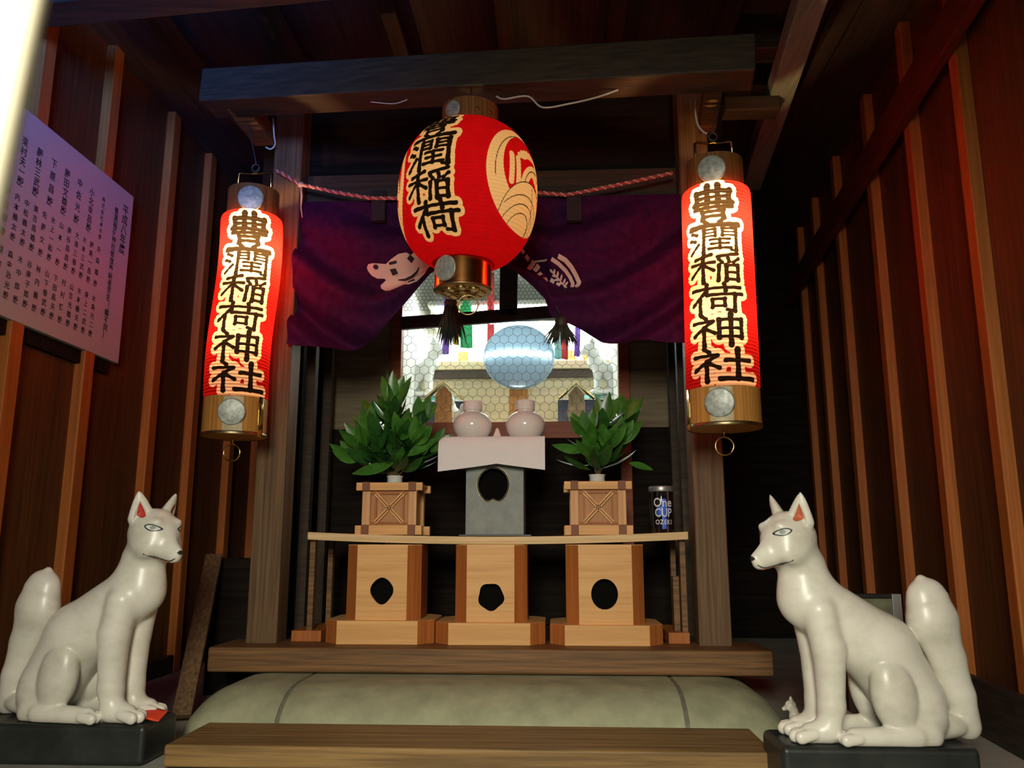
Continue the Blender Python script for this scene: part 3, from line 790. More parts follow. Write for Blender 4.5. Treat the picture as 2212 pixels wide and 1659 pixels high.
# vases and evergreen sprigs
def vase(c, lab):
    pr = [(0.012, 0), (0.016, 0.0), (0.0175, 0.004), (0.0165, 0.012), (0.018, 0.017), (0.019, 0.019), (0.0165, 0.019), (0.014, 0.012), (0.012, 0.004)]
    return tag(MB().lathe(pr, c, 32).build('vase', M['porcelain'], None, 0, 'auto'), lab, 'vase', 'white vases on the lattice stands')
def leaf(mb, base, d, side, L, W, curl):
    d = Vector(d).normalized(); side = Vector(side); side = (side - d * side.dot(d)).normalized(); up = side.cross(d)
    n = 7; vs = []; fs = []
    for i in range(n + 1):
        t = i / n; wv = W * math.sin(math.pi * min(t * 1.02, 1)) ** 0.8 * (1 - 0.25 * t) + 0.0003
        c = Vector(base) + d * (L * t) - up * (curl * L * t * t)
        for k, f in ((-1, 0.28), (0, 0.0), (1, 0.28)):
            vs.append(c + side * (wv * k) + up * (wv * f))
    for i in range(n):
        for k in range(2): fs.append((i * 3 + k, i * 3 + k + 1, i * 3 + 4 + k, i * 3 + 3 + k))
    mb.add(vs, fs)
def plant(c, tips, seed, lab, n_low, spreadx, extra=()):
    rnd = random.Random(seed); c = Vector(c)
    r = thing('evergreen_sprig', lab, 'plant', c, 'evergreen sprigs in the white vases')
    st_ = MB(); a = MB(); b2 = MB()
    for ti, tip in enumerate(tips):
        tip = Vector(tip); mid = (c + tip) / 2 + Vector(((tip.x - c.x) * 0.12, -0.01, 0.015)); pts = []
        for k in range(13):
            t = k / 12; pts.append(c * (1 - t) ** 2 + mid * 2 * t * (1 - t) + tip * t * t)
        st_.tube(pts, [0.0022 * (1 - 0.6 * k / 12) for k in range(13)], 6)
        L = (tip - c).length
        nl = max(4, int(L / 0.0125))
        for k in range(nl):
            t = 0.22 + 0.74 * k / (nl - 1); p = pts[min(int(t * 12), 12)]
            ax = (pts[min(int(t * 12) + 1, 12)] - pts[max(int(t * 12) - 1, 0)]).normalized()
            an = k * 2.4 + ti + rnd.uniform(-0.4, 0.4)
            out = Vector((math.cos(an), 0.75 * math.sin(an), 0)) * 1.0
            d = ax * rnd.uniform(0.45, 0.95) + out * rnd.uniform(0.6, 1.0)
            sd = ax.cross(out) if abs(out.y) > 0.5 else Vector((0, 0, 1)).cross(d) + Vector((0, 0, rnd.uniform(-.5, .5)))
            leaf(a if rnd.random() < 0.62 else b2, p, d, sd, rnd.uniform(0.056, 0.086) * (1.08 - 0.3 * t), rnd.uniform(0.013, 0.0185), rnd.uniform(0.02, 0.22))
        for s_ in (-0.4, 0.05, 0.45):
            d = (tip - pts[9]).normalized() + Vector((s_, rnd.uniform(-.3, .1), 0.1))
            leaf(b2, tip - Vector((0, 0, 0.012)), d, Vector((1, rnd.uniform(-.3, .3), 0)), rnd.uniform(0.062, 0.078), 0.0155, 0.05)
    for k in range(n_low):
        an = 2 * math.pi * k / n_low + rnd.uniform(-.25, .25)
        o = c + Vector((math.cos(an) * spreadx * 0.3, math.sin(an) * 0.03, rnd.uniform(0.012, 0.06)))
        d = Vector((math.cos(an) * 1.0, 0.7 * math.sin(an), rnd.uniform(-0.12, 0.5)))
        leaf(a if rnd.random() < 0.7 else b2, o, d, Vector((-math.sin(an), math.cos(an), rnd.uniform(-.7, .7))), rnd.uniform(0.06, 0.085), rnd.uniform(0.012, 0.017), rnd.uniform(0.05, 0.3))
    for (p0, p1, wdt) in extra:
        p0 = Vector(p0); p1 = Vector(p1)
        leaf(b2, p0, p1 - p0, Vector((0, -0.5, 1)), (p1 - p0).length, wdt, 0.06)
    st_.build('stem', M['stem'], r, 0, True)
    a.build('foliage', M['leaf'], r, 0, True, fix=False)
    tag(b2.build('foliage', M['leaf2'], r, 0, True, fix=False), 'lighter green leaves')
    return r
for (s_, px, lab) in ((sL, 853, 'small white vase under the taller evergreen sprig'), (sR, 1290, 'small white vase holding the brown stems near the glass cup')):
    x = at(px, 1035, Y=s_[2]).x
    vase((x, s_[2], s_[3]), lab)
vx = at(853, 1035, Y=sL[2]).x; Yp = sL[2]
plant((vx, Yp, sL[3] + 0.012), [at(848, 862, Y=Yp - 0.02), at(800, 930, Y=Yp), at(905, 905, Y=Yp + 0.01), at(868, 940, Y=Yp - 0.05), at(775, 985, Y=Yp - 0.02), at(930, 965, Y=Yp - 0.02), at(840, 900, Y=Yp + 0.04), at(790, 960, Y=Yp - 0.04), at(895, 950, Y=Yp - 0.06), at(815, 905, Y=Yp + 0.02)], 7,
      'tall dense dark green sprig in the vase farther from the glass cup', 26, 0.08,
      [(at(848, 892, Y=Yp - 0.03), at(831, 801, Y=Yp - 0.035), 0.023), (at(862, 880, Y=Yp - 0.02), at(886, 812, Y=Yp - 0.02), 0.015), (at(855, 968, Y=Yp - 0.07), at(858, 893, Y=Yp - 0.06), 0.017), (at(850, 1000, Y=Yp - 0.06), at(758, 1026, Y=Yp - 0.05), 0.014), (at(880, 985, Y=Yp - 0.06), at(948, 945, Y=Yp - 0.05), 0.014)])
vx = at(1290, 1035, Y=sR[2]).x; Yp = sR[2]
plant((vx, Yp, sR[3] + 0.012), [at(1305, 905, Y=Yp), at(1345, 900, Y=Yp + 0.02), at(1268, 935, Y=Yp - 0.03), at(1335, 950, Y=Yp - 0.03), at(1310, 960, Y=Yp - 0.05)], 21,
      'shorter open green sprig with a bright leaf, near the glass cup', 9, 0.05,
      [(at(1262, 975, Y=Yp - 0.04), at(1192, 962, Y=Yp - 0.06), 0.012), (at(1358, 1000, Y=Yp), at(1412, 1014, Y=Yp - 0.02), 0.009)])

# grey offering stand with white paper, jars
yf = 1.745
gx0 = at(1006, 1100, Y=yf).x; gx1 = at(1131, 1100, Y=yf).x; gxc = (gx0 + gx1) / 2; gz0 = shelf_z(gxc); gzt = at(1060, 1012, Y=yf).z
gs = thing('offering_box', 'worn grey lacquered offering stand with an apple-shaped hole at the middle of the shelf', 'stand', (gxc, yf + 0.07, gz0))
yf2 = 1.775
MB().b(gx0 - 0.017, gx1 + 0.015, 1.765, 1.765 + 0.16, gz0, gz0 + 0.004).build('base_plate', M['black_lacquer2'], gs, 0.001)
hx0, hx1 = at(1034, 1050, Y=yf2).x, at(1097, 1050, Y=yf2).x; hz1 = at(1060, 1012, Y=yf2).z; hz0 = at(1060, 1082, Y=yf2).z
gx0 = at(1006, 1100, Y=yf2).x; gx1 = at(1131, 1100, Y=yf2).x
gzt = hz1 + 0.012
hl = blob((hx0 + hx1) / 2, (hz0 + hz1) / 2, (hx1 - hx0) / 2, (hz1 - hz0) / 2, 'apple')
plate_hole(gx0, gx1, gz0 + 0.004, gzt, yf2, hl, 0.006, MB()).build('front_panel', M['grey_lacquer'], gs)
g = MB()
for (xa, xb, ya, yb) in ((gx0, gx0 + 0.006, yf2 + 0.006, yf2 + 0.12), (gx1 - 0.006, gx1, yf2 + 0.006, yf2 + 0.12), (gx0, gx1, yf2 + 0.12, yf2 + 0.126)):
    g.b(xa, xb, ya, yb, gz0 + 0.004, gzt)
g.build('side_panel', M['grey_lacquer'], gs)
MB().b(gx0 + 0.007, gx1 - 0.007, yf2 + 0.024, yf2 + 0.028, gz0 + 0.005, gzt - 0.001).build('hole_shade_board', M['hole_shade'], gs)  # dark sheet standing in for the shade inside the grey stand
MB().tube([(x, yf2 - 0.001, z) for x, z in blob((hx0 + hx1) / 2, (hz0 + hz1) / 2, (hx1 - hx0) / 2 + 0.001, (hz1 - hz0) / 2 + 0.001, 'apple', 60)], 0.0017, 8, True).build('hole_rim', M['black_lacquer2'], gs, 0, True)
MB().tube([(x, yf2 - 0.0008, z) for x, z in blob((hx0 + hx1) / 2, (hz0 + hz1) / 2, (hx1 - hx0) / 2 + 0.0042, (hz1 - hz0) / 2 + 0.004, 'apple', 60)], 0.0010, 8, True).build('hole_rim', M['brass_dull'], gs, 0, True)
yt0 = 1.745
kx0_, kx1_ = at(948, 950, Y=yt0).x, at(1177, 950, Y=yt0).x; kzt = at(1060, 944, Y=yt0).z
MB().b(kx0_ + 0.004, kx1_ - 0.004, yt0 + 0.004, yt0 + 0.19, gzt - 0.001, kzt - 0.001).build('tray', M['grey_lacquer'], gs, 0.004)
# sheet over the tray
pzl = at(1060, 1019, Y=yt0).z; pzm = at(1060, 1002, Y=yt0).z
def sheet(u, v):
    x = kx0_ + (kx1_ - kx0_) * u
    wob = 0.0012 * math.sin(9 * u + 1)
    if v < 0.45:
        t = v / 0.45; y = yt0 + 0.19 - 0.186 * t; z = kzt + 0.0015
        if u < 0.06: z -= 0.010 * ((0.06 - u) / 0.06) ** 2
        return Vector((x, y, z))
    t = (v - 0.45) / 0.55
    zb = pzm + (pzl - pzm) * (abs(u - 0.55) / 0.55) ** 0.9
    top = kzt + 0.0015 - (0.010 * ((0.06 - u) / 0.06) ** 2 if u < 0.06 else 0)
    s_ = t; r_ = 0.004
    y = yt0 - r_ * (1 - math.exp(-6 * t)) - wob * t + 0.004 * (1 - t) ** 6 - 0.004
    return Vector((x, y, top + (zb - top) * s_))
tag(MB().grid(sheet, 48, 40).build('paper_sheet', M['white_paper'], None, 0, True, fix=False), 'white paper sheet draped over the front of the grey stand', 'paper')
def jar(px, lab, first=[None]):
    Yj = 1.83
    x = at(px, 940, Y=Yj).x
    loc = (x, Yj, kzt + 0.002)
    if first[0] is not None: return dup(first[0], loc, lab)
    r = thing('jar', lab, 'jar', loc, 'white jars on the paper')
    k = (at(1063, 905, Y=Yj).x - at(978, 905, Y=Yj).x) / 0.088
    pr = [(0.020, 0), (0.024, 0.001), (0.034, 0.009), (0.0415, 0.021), (0.044, 0.033), (0.0425, 0.044), (0.036, 0.055), (0.026, 0.0615), (0.0205, 0.064)]
    MB().lathe([(a * k, b2 * k) for a, b2 in pr], loc, 48).build('body', M['porcelain'], r, 0, True)
    pr = [(0.0185, 0.064), (0.0185, 0.067), (0.020, 0.0675), (0.0215, 0.069), (0.0215, 0.086), (0.0205, 0.089), (0.017, 0.090), (0.004, 0.0905)]
    MB().lathe([(a * k, b2 * k) for a, b2 in pr], loc, 40).build('lid', M['porcelain'], r, 0, 'auto')
    first[0] = r; return r
jar(1020.5, 'round white lidded jar on the paper, the one nearer the taller evergreen')
jar(1135, 'round white lidded jar on the paper, the one in front of the mirror stand')
x = at(1074, 940, Y=1.80).x
tag(MB().lathe([(0.011, 0), (0.0095, 0.006), (0.006, 0.015), (0.0035, 0.022), (0.001, 0.025)], (x, 1.80, kzt + 0.002), 20).build('salt_cone', M['porcelain'], None, 0, True),
    'tiny white salt cone between the two white jars', 'salt')

# ------------------------------------------------------------------ lettering helper (built-in font, turned into flat mesh)
_gl = {}
def glyph(ch):
    if ch not in _gl:
        cu = bpy.data.curves.new('lettering', 'FONT'); cu.body = ch; cu.size = 1.0; cu.resolution_u = 3; cu.offset = 0.014
        ob = bpy.data.objects.new('lettering', cu); COL.objects.link(ob)
        bpy.context.view_layer.update()
        me = ob.evaluated_get(bpy.context.evaluated_depsgraph_get()).to_mesh()
        vs = [v.co.copy() for v in me.vertices]; fs = [tuple(p.vertices) for p in me.polygons]
        _gl[ch] = (vs, fs)
        bpy.data.objects.remove(ob); bpy.data.curves.remove(cu)
    return _gl[ch]

# glass cup of sake
Yc = 1.85
cx0 = at(1403, 1100, Y=Yc).x; cx1 = at(1456, 1100, Y=Yc).x; cr = (cx1 - cx0) / 2; cxc = (cx0 + cx1) / 2
cz = shelf_z(cxc); ch_ = at(1430, 1051, Y=Yc).z - cz
cup = thing('glass_cup', 'lidded glass cup with a blue label at the end of the shelf', 'cup', (cxc, Yc, cz))
MB().lathe([(cr * 0.80, 0.0), (cr * 0.86, 0.002), (cr * 0.90, 0.02), (cr * 0.97, ch_ * 0.6), (cr * 0.97, ch_ * 0.86), (cr * 0.93, ch_ * 0.9)], (cxc, Yc, cz), 48).build('glass', M['glass'], cup, 0, 'auto')
MB().lathe([(cr * 0.90, ch_ * 0.88), (cr * 1.0, ch_ * 0.885), (cr * 1.02, ch_ * 0.90), (cr * 1.02, ch_ * 0.975), (cr * 0.99, ch_ * 0.995), (cr * 0.90, ch_), (cr * 0.88, ch_ * 0.985)], (cxc, Yc, cz), 48).build('lid', M['aluminium'], cup, 0, 'auto')
def cyl(gx, gz, lift=0.0008):
    t = min(max((cz + gz - cz) / (ch_ * 0.6), 0), 1); rad = cr * (0.90 + 0.07 * min(gz / (ch_ * 0.6), 1)) + lift
    a = gx / cr + 0.03
    return Vector((cxc + rad * math.sin(a), Yc - rad * math.cos(a), cz + gz))
M['label_blue'] = noise_mat('label_blue', (0.015, 0.05, 0.55), (0.05, 0.16, 0.85), (60, 60, 25), 0.35)
M['label_white'] = plain('label_white', (0.75, 0.78, 0.82), 0.4)
lb = MB()
lb.grid(lambda u, v: cyl(-0.004 + 0.010 * u, 0.008 + (ch_ * 0.72 - 0.008) * v), 6, 20)
lb.grid(lambda u, v: cyl(-0.015 + 0.026 * u, ch_ * 0.36 + (ch_ * 0.20) * v, 0.0005), 12, 8)
lab_ = lb.build('label', M['label_blue'], cup, 0, True, fix=False)
def put(text, x0, z0, sz, sx=1.0, adv=0.60):
    x = x0
    for chh in text:
        mb = MB(); vs, fs = glyph(chh)
        wd = max(v.x for v in vs) * sz * sx
        mb.add([cyl(x + v.x * sz * sx, z0 + v.y * sz, 0.0013) for v in vs], fs); x += wd + sz * 0.05
        mb.build('letter', M['label_white'], lab_, fix=False)
for (tx, x0, z0, sz, sx) in (('One', -0.0225, ch_ * 0.555, 0.027, 0.84), ('CUP', -0.0200, ch_ * 0.340, 0.026, 0.76), ('OZEKI', -0.0195, ch_ * 0.180, 0.0140, 0.90)):
    put(tx, x0, z0, sz, sx)

# ------------------------------------------------------------------ notice board on the left wall
BX = -1.0 + 0.004
b0 = at(0, 680, X=BX); b1 = at(250, 783, X=BX); bt = at(295, 430, X=BX)
zb_, zt_ = (b0.z + b1.z) / 2, bt.z; yR = (b1.y + bt.y) / 2; yL = 1.26
nbd = thing('notice_board', 'white notice board covered with columns of black characters on the left wall', 'notice board', (LX + 0.01, (yL + yR) / 2, zb_))
MB().b(LX + 0.012, BX, yL, yR, zb_, zt_).build('panel', M['board'], nbd, 0.0015)
MB().b(LX - 0.0, LX + 0.012, yL + 0.02, yR - 0.02, zb_ - 0.028, zt_ - 0.03).build('backing_strip', M['black_wood'], nbd)
tx = MB()
def col(y, z, text, sz, gap=1.06, zend=None):
    n = len(text); stp = sz * gap if zend is None else (z - zend - sz) / max(n - 1, 1)
    for i, chh in enumerate(text):
        if chh == ' ': continue
        vs, fs = glyph(chh)
        tx.add([(BX + 0.0006, y + (v.x - 0.5) * sz, z - stp * i - sz * 0.86 + v.y * sz) for v in vs], fs)
def bp(px, py):
    p = at(px, py, X=BX); return p.y, p.z
y, z = bp(272, 443); z2 = bp(260, 548)[1]; col(y, z, '平成八年度', 0.026, zend=z2)
y, z = bp(252, 448); z2 = bp(216, 728)[1]; col(y, z, '豊潤稲荷神社修復奉納者芳名（順不同）', 0.0175, zend=z2)
sur = '大小吉山川泉田中村木林森石井高松本原野島谷清水佐藤上下西東北南金竹内'
giv = '一二三正夫昌雄幸子春治太郎和義光明美文武勝'
rnd = random.Random(5)
ztop = zt_ - 0.035
rows = ((zt_ - 0.055, zt_ - 0.155, 9, 0.0195, 0.046), (zt_ - 0.170, zt_ - 0.263, 15, 0.0150, 0.0278), (zt_ - 0.282, zt_ - 0.375, 15, 0.0150, 0.0278))
y_first = bp(222, 470)[0] - 0.004
for (za, zb2, n, sz, stp) in rows:
    for k in range(n):
        nm = rnd.choice(sur) + rnd.choice(sur) + rnd.choice(giv) + (rnd.choice(giv) if rnd.random() < 0.7 else '') + '殿'
        if sz > 0.018 and k in (0,): nm = '株式会社' + nm[:2] + '殿'
        yy = y_first - k * stp
        if yy - sz / 2 < yL + 0.01: break
        s_ = 0.0125 if len(nm) > 5 else sz
        col(yy, za, nm, s_, zend=zb2)
tx.build('lettering', M['ink_blue'], nbd, fix=False)

# ------------------------------------------------------------------ brush characters as signed distances
def strokes(ch):
    V, Hh = 5.6, 4.4
    S = {
     '豊': [(18, 85, 19, 58, V), (18, 85, 83, 85, Hh), (82, 85, 80, 58, V), (20, 71, 80, 71, 3.6), (12, 58, 88, 58, Hh), (40, 99, 40, 58, V), (60, 99, 60, 58, V),
            (14, 47, 86, 47, 4.0), (30, 37, 70, 37, 3.6), (30, 38, 31, 26, 4.2), (70, 38, 69, 26, 4.2), (30, 26, 70, 26, 3.6), (30, 20, 37, 9, 4.6), (70, 20, 62, 9, 4.6), (3, 4, 97, 4, 5.0)],
     '潤': [(6, 90, 17, 80, 5.5), (2, 64, 13, 56, 5.5), (3, 8, 20, 40, 5.0), (32, 94, 30, 2, V), (32, 93, 53, 93, Hh), (53, 93, 53, 66, 4.6), (33, 80, 52, 80, 3.2), (33, 67, 52, 67, 3.4),
            (66, 94, 66, 66, 4.6), (66, 93, 93, 93, Hh), (92, 93, 92, 6, V), (92, 5, 82, 9, 4.2), (67, 80, 91, 80, 3.2), (67, 67, 91, 67, 3.4),
            (43, 52, 80, 52, 4.0), (45, 35, 77, 35, 3.8), (40, 17, 82, 17, 4.2), (61, 52, 61, 17, 4.6)],
     '稲': [(44, 97, 12, 86, 5.0), (3, 69, 50, 69, 4.4), (28, 90, 28, 0, V), (27, 66, 3, 26, 4.8), (30, 60, 48, 40, 5.0), (93, 97, 56, 87, 5.0), (58, 78, 63, 66, 4.8), (75, 80, 76, 68, 4.8), (95, 80, 85, 66, 4.8),
            (58, 56, 56, 2, 5.0), (71, 55, 71, 2, V), (71, 55, 94, 55, Hh), (93, 55, 93, 2, V), (71, 30, 93, 30, 3.8), (71, 5, 93, 5, Hh)],
     '荷': [(4, 86, 96, 86, 4.8), (34, 99, 33, 75, 5.2), (66, 99, 68, 75, 5.2), (30, 73, 5, 34, 5.4), (20, 54, 20, 0, V), (34, 63, 99, 63, 4.8), (85, 63, 84, 5, V), (84, 4, 70, 9, 4.6),
            (44, 47, 67, 47, Hh), (66, 47, 66, 22, 4.8), (44, 47, 44, 20, 4.8), (44, 23, 66, 23, 4.0)],
     '神': [(22, 99, 30, 88, 5.5), (4, 78, 44, 78, 4.6), (43, 78, 5, 36, 5.0), (26, 58, 26, 0, V), (31, 53, 46, 40, 5.0), (54, 82, 54, 24, V), (54, 82, 96, 82, Hh), (95, 82, 95, 24, V), (54, 54, 95, 54, 4.2), (54, 27, 95, 27, Hh), (75, 99, 75, 0, 6.2)],
     '社': [(22, 99, 30, 88, 5.5), (4, 78, 44, 78, 4.6), (43, 78, 5, 36, 5.0), (26, 58, 26, 2, V), (31, 53, 46, 40, 5.0), (56, 62, 96, 62, 5.0), (75, 94, 75, 8, 6.2), (47, 7, 102, 7, 5.6)],
    }[ch]
    return S
def glyph_sdf(ch, gx, gy, asp):
    """signed distance in glyph units; gx, gy in 0..100, asp = width/height of the cell"""
    d = np.full(gx.shape, 60.0); n = np.sin(gx * 0.35 + gy * 0.21) * 0.5
    for x0, y0, x1, y1, r in strokes(ch):
        ax, ay = x0 * asp, y0; bx_, by_ = x1 * asp, y1
        px, py = gx * asp - ax, gy - ay; dx, dy = bx_ - ax, by_ - ay
        t = np.clip((px * dx + py * dy) / (dx * dx + dy * dy), 0, 1)
        rr = (r * 1.12 + 0.7) * (1.18 - 0.28 * np.sin(np.pi * t)) * (1.0 + 0.16 * (asp - 1) * (abs(dx) < abs(dy)))
        d = np.minimum(d, np.hypot(px - t * dx, py - t * dy) - rr)
    return d + n

def lantern_mesh(name, mat, parent, axis_pt, rad, zs, thetas, ink, cream, hoop, lean=lambda z: (0, 0)):
    """surface of revolution about a vertical axis; theta = 0 faces the viewer side (-Y); closed in theta"""
    nz, nt_ = len(zs), len(thetas); vs = np.zeros((nz, nt_, 3)); off = wpos(parent)
    for i, z in enumerate(zs):
        r = rad[i]; lx, ly = lean(z)
        vs[i, :, 0] = axis_pt[0] + lx + r * np.sin(thetas) - off.x
        vs[i, :, 1] = axis_pt[1] + ly - r * np.cos(thetas) - off.y
        vs[i, :, 2] = z - off.z
    fs = []
    for i in range(nz - 1):
        for k in range(nt_):
            k2 = (k + 1) % nt_; fs.append((i * nt_ + k, i * nt_ + k2, (i + 1) * nt_ + k2, (i + 1) * nt_ + k))
    me = bpy.data.meshes.new(name); me.from_pydata(vs.reshape(-1, 3).tolist(), [], fs)
    for nm, arr in (('ink', ink), ('cream', cream), ('hoop', hoop)):
        a = me.attributes.new(nm, 'FLOAT', 'POINT'); a.data.foreach_set('value', np.ascontiguousarray(arr, dtype=np.float32).ravel())
    me.materials.append(mat); me.polygons.foreach_set('use_smooth', [True] * len(me.polygons))
    o = bpy.data.objects.new(name, me); COL.objects.link(o); o.parent = parent
    return o

def bulb(name, loc, power, col, r=0.012):
    l = bpy.data.lights.new(name, 'POINT'); l.energy = power; l.color = col; l.shadow_soft_size = r
    o = bpy.data.objects.new(name, l); COL.objects.link(o); o.location = loc; return o

def ring(mb, c, R_, r, n=40, ax='y'):
    pts = [Vector(c) + (Vector((R_ * math.cos(2 * math.pi * k / n), 0, R_ * math.sin(2 * math.pi * k / n))) if ax == 'y' else Vector((R_ * math.cos(2 * math.pi * k / n), R_ * math.sin(2 * math.pi * k / n), 0))) for k in range(n)]
    return mb.tube(pts, r, 8, True)
def medallion(parent, c, R_, facing=(0, -1, -0.1)):
    q = Vector(facing).to_track_quat('Z', 'Y').to_matrix()
    o = MB().lathe([(R_ * 0.98, 0.0), (R_, 0.0015), (R_ * 0.97, 0.003), (R_ * 0.90, 0.0032), (R_ * 0.6, 0.0045), (R_ * 0.02, 0.0052)], c, 36, q).build('medallion', M['silver'], parent, 0, True)
    return o

CHARS = '豊潤稲荷神社'
SPAN = [(0.026, 0.235), (0.238, 0.362), (0.366, 0.502), (0.515, 0.652), (0.660, 0.805), (0.818, 0.972)]
def long_lantern(lab, top, bot, Y, r_top, r_bot, arm_end, dents, power, capx, t0):
    pt = at(top[0], top[1], Y=Y); pb = at(bot[0], bot[1], Y=Y)
    zt, zb = pt.z, pb.z; Hh = zt - zb
    root = thing('paper_lantern', lab, 'lantern', (pb.x, Y, zb), 'long red paper lanterns')
    lean = lambda z: (pb.x + (pt.x - pb.x) * (z - zb) / Hh + dents(1 - (z - zb) / Hh), Y)
    nz = 420; fr = np.linspace(0, 1, nz); zs = zt - Hh * fr
    nrib = 58; hoop = np.abs(np.cos(np.pi * fr * nrib)) ** 6
    rad = r_top + (r_bot - r_top) * fr - 0.0010 * hoop - 0.004 * np.exp(-fr / 0.012) - 0.004 * np.exp(-(1 - fr) / 0.012)
    th = np.concatenate([np.linspace(-1.35, 1.35, 130), np.linspace(1.35, 2 * math.pi - 1.35, 34)[1:-1]])
    th_w = np.where(th > math.pi, th - 2 * math.pi, th); th = th + t0
    ink = np.full((nz, len(th)), 30.0); cream = np.full((nz, len(th)), 30.0)
    rm = (r_top + r_bot) / 2
    FR, TH = np.meshgrid(fr, th_w, indexing='ij')
    for i, c_ in enumerate(CHARS):
        f0, f1 = SPAN[i]; hgt = (f1 - f0) * Hh
        wid = rm * (1.50 if i < 5 else 1.72); asp = wid / hgt
        gx = (TH * rm / wid + 0.5 - (0.06 if i == 5 else 0)) * 100; gy = (f1 - FR) / (f1 - f0) * 100
        m = (gx > -80) & (gx < 180) & (gy > -80) & (gy < 180)
        d = np.full(FR.shape, 60.0); d[m] = glyph_sdf(c_, gx[m], gy[m], asp)
        sc = hgt / 100 / 0.0007                         # to a common unit
        ink = np.minimum(ink, d * sc)
        cream = np.minimum(cream, (d - 12.5 / (hgt / 0.065)) * sc)
    rows_h = np.repeat(hoop[:, None], len(th), 1)
    lantern_mesh('paper_shade', M['paper_long'], root, (0, 0), rad, zs, th, ink, cream, rows_h, lean)
    ct = Vector((*lean(zt), zt)); cb = Vector((*lean(zb), zb))
    hcap = capx[0]; hbase = capx[1]
    rc = r_top * 0.83
    MB().lathe([(rc * 0.96, -0.004), (rc, 0.0), (rc, hcap), (0.003, hcap), (0.003, hcap - 0.003), (rc * 0.97, hcap - 0.003), (rc * 0.97, 0.0)], ct, 48, None, False).build('top_cap', M['cap'], root, 0, 'auto')  # closed lid is added to keep bulb light off the ceiling
    rb = r_bot * 0.985
    MB().lathe([(rb, -hbase), (rb, 0.004), (rb * 0.97, 0.004), (rb * 0.97, -hbase + 0.002), (0.002, -hbase + 0.002), (0.002, -hbase), (rb, -hbase)], cb, 48, None, False).build('base_cap', M['cap_gold'], root, 0, 'auto')
    MB().lathe([(rb * 1.012, -hbase - 0.001), (rb * 1.02, -hbase + 0.001), (rb * 1.02, -hbase + 0.005), (rb * 1.0, -hbase + 0.006)], cb, 48, None, False).build('base_rim', M['brass_dull'], root, 0, True)
    # pale strip on the front of the base, brass plate at its side
    MB().grid(lambda u, v: cb + Vector(((rb + 0.0008) * math.sin(t0 - 0.26 + 0.60 * u), -(rb + 0.0008) * math.cos(t0 - 0.26 + 0.60 * u), -hbase * 0.97 + hbase * 0.98 * v)), 8, 3).build('base_strip', M['old_paper'], root, 0, True, fix=False)
    sd = capx[2]
    MB().grid(lambda u, v: cb + Vector(((rb + 0.0016) * math.sin(t0 + sd + 0.22 * u), -(rb + 0.0016) * math.cos(t0 + sd + 0.22 * u), -hbase * 1.05 + hbase * 1.12 * v)), 6, 3).build('side_plate', M['brass'], root, 0, True, fix=False, thick=0.001)
    fc = Vector((math.sin(t0), -math.cos(t0), 0))
    medallion(root, ct + fc * (rc + 0.001) + Vector((0, 0, hcap * 0.42)), 0.0265, (fc.x, fc.y, -0.1))
    medallion(root, cb + fc * (rb + 0.0015) - Vector((0, 0, hbase * 0.42)), 0.0265, (fc.x, fc.y, -0.1))
    # hanging hardware: bail from the cap, hook to the arm
    zb2 = ct.z + hcap + 0.046; wv = 0.036
    mb = MB(); mb.tube([(ct.x - wv, ct.y, ct.z + hcap * 0.7), (ct.x - wv, ct.y, zb2 - 0.003), (ct.x - wv * 0.9, ct.y, zb2), (ct.x - wv * .3, ct.y, zb2 - 0.003), (ct.x, ct.y, zb2), (ct.x + wv * .3, ct.y, zb2 - 0.003), (ct.x + wv * 0.9, ct.y, zb2), (ct.x + wv, ct.y, zb2 - 0.003), (ct.x + wv, ct.y, ct.z + hcap * 0.7)], 0.0026, 8)
    mb.build('bail', M['brass'], root, 0, True)
    hk = MB(); ring(hk, (ct.x, ct.y, zb2 + 0.011), 0.008, 0.0016)
    hk.tube([(ct.x, ct.y, zb2 + 0.018), (ct.x, ct.y, zb2 + 0.024), (arm_end[0], arm_end[1] - 0.004, arm_end[2])], 0.0014, 8)
    hk.build('hook', M['wire'], root, 0, True)
    zr_ = cb.z - hbase
    rg = MB(); ring(rg, (cb.x - 0.002, cb.y, zr_ - 0.032), 0.0165, 0.0016); rg.tube([(cb.x - 0.002, cb.y, zr_ + 0.002), (cb.x - 0.002, cb.y, zr_ - 0.016)], 0.0014, 8)
    rg.build('pull_ring', M['brass'], root, 0, True)
    MB().lathe([(0.006, 0), (0.009, 0.002), (0.012, 0.012), (0.010, 0.024), (0.003, 0.030)], (cb.x, cb.y, cb.z + Hh * 0.72), 16).build('light_bulb', M['cable'], root, 0, True)
    ax = Vector((lean(zb + Hh * 0.8)[0], Y, zb + Hh * 0.80))
    bulb('lantern_light', ax, power, (1.0, 0.60, 0.24))
    bulb('lantern_light', Vector((lean(zb + Hh * 0.36)[0], Y, zb + Hh * 0.36)), power * 0.09, (1.0, 0.62, 0.34), 0.02)  # added weaker fill light for the lower part of the paper
    return root
long_lantern('long red lantern hanging by the post on the notice board side', (545, 474), (513, 868), 1.62, 0.0635, 0.0635,
             (armL[1].x, 1.62, armL[1].z - 0.023), lambda f: 0.004 * math.sin(math.pi * 2 * f) - 0.003 * f, 8.5, (0.060, 0.072, 0.86), 0.27)
long_lantern('long red lantern hanging on the bare wall side, near the grey-green timber', (1546, 418), (1562, 850), 1.52, 0.0655, 0.0675,
             (armR[1].x, 1.52, armR[1].z - 0.023), lambda f: 0.0, 11.5, (0.062, 0.066, -1.20), -0.30)

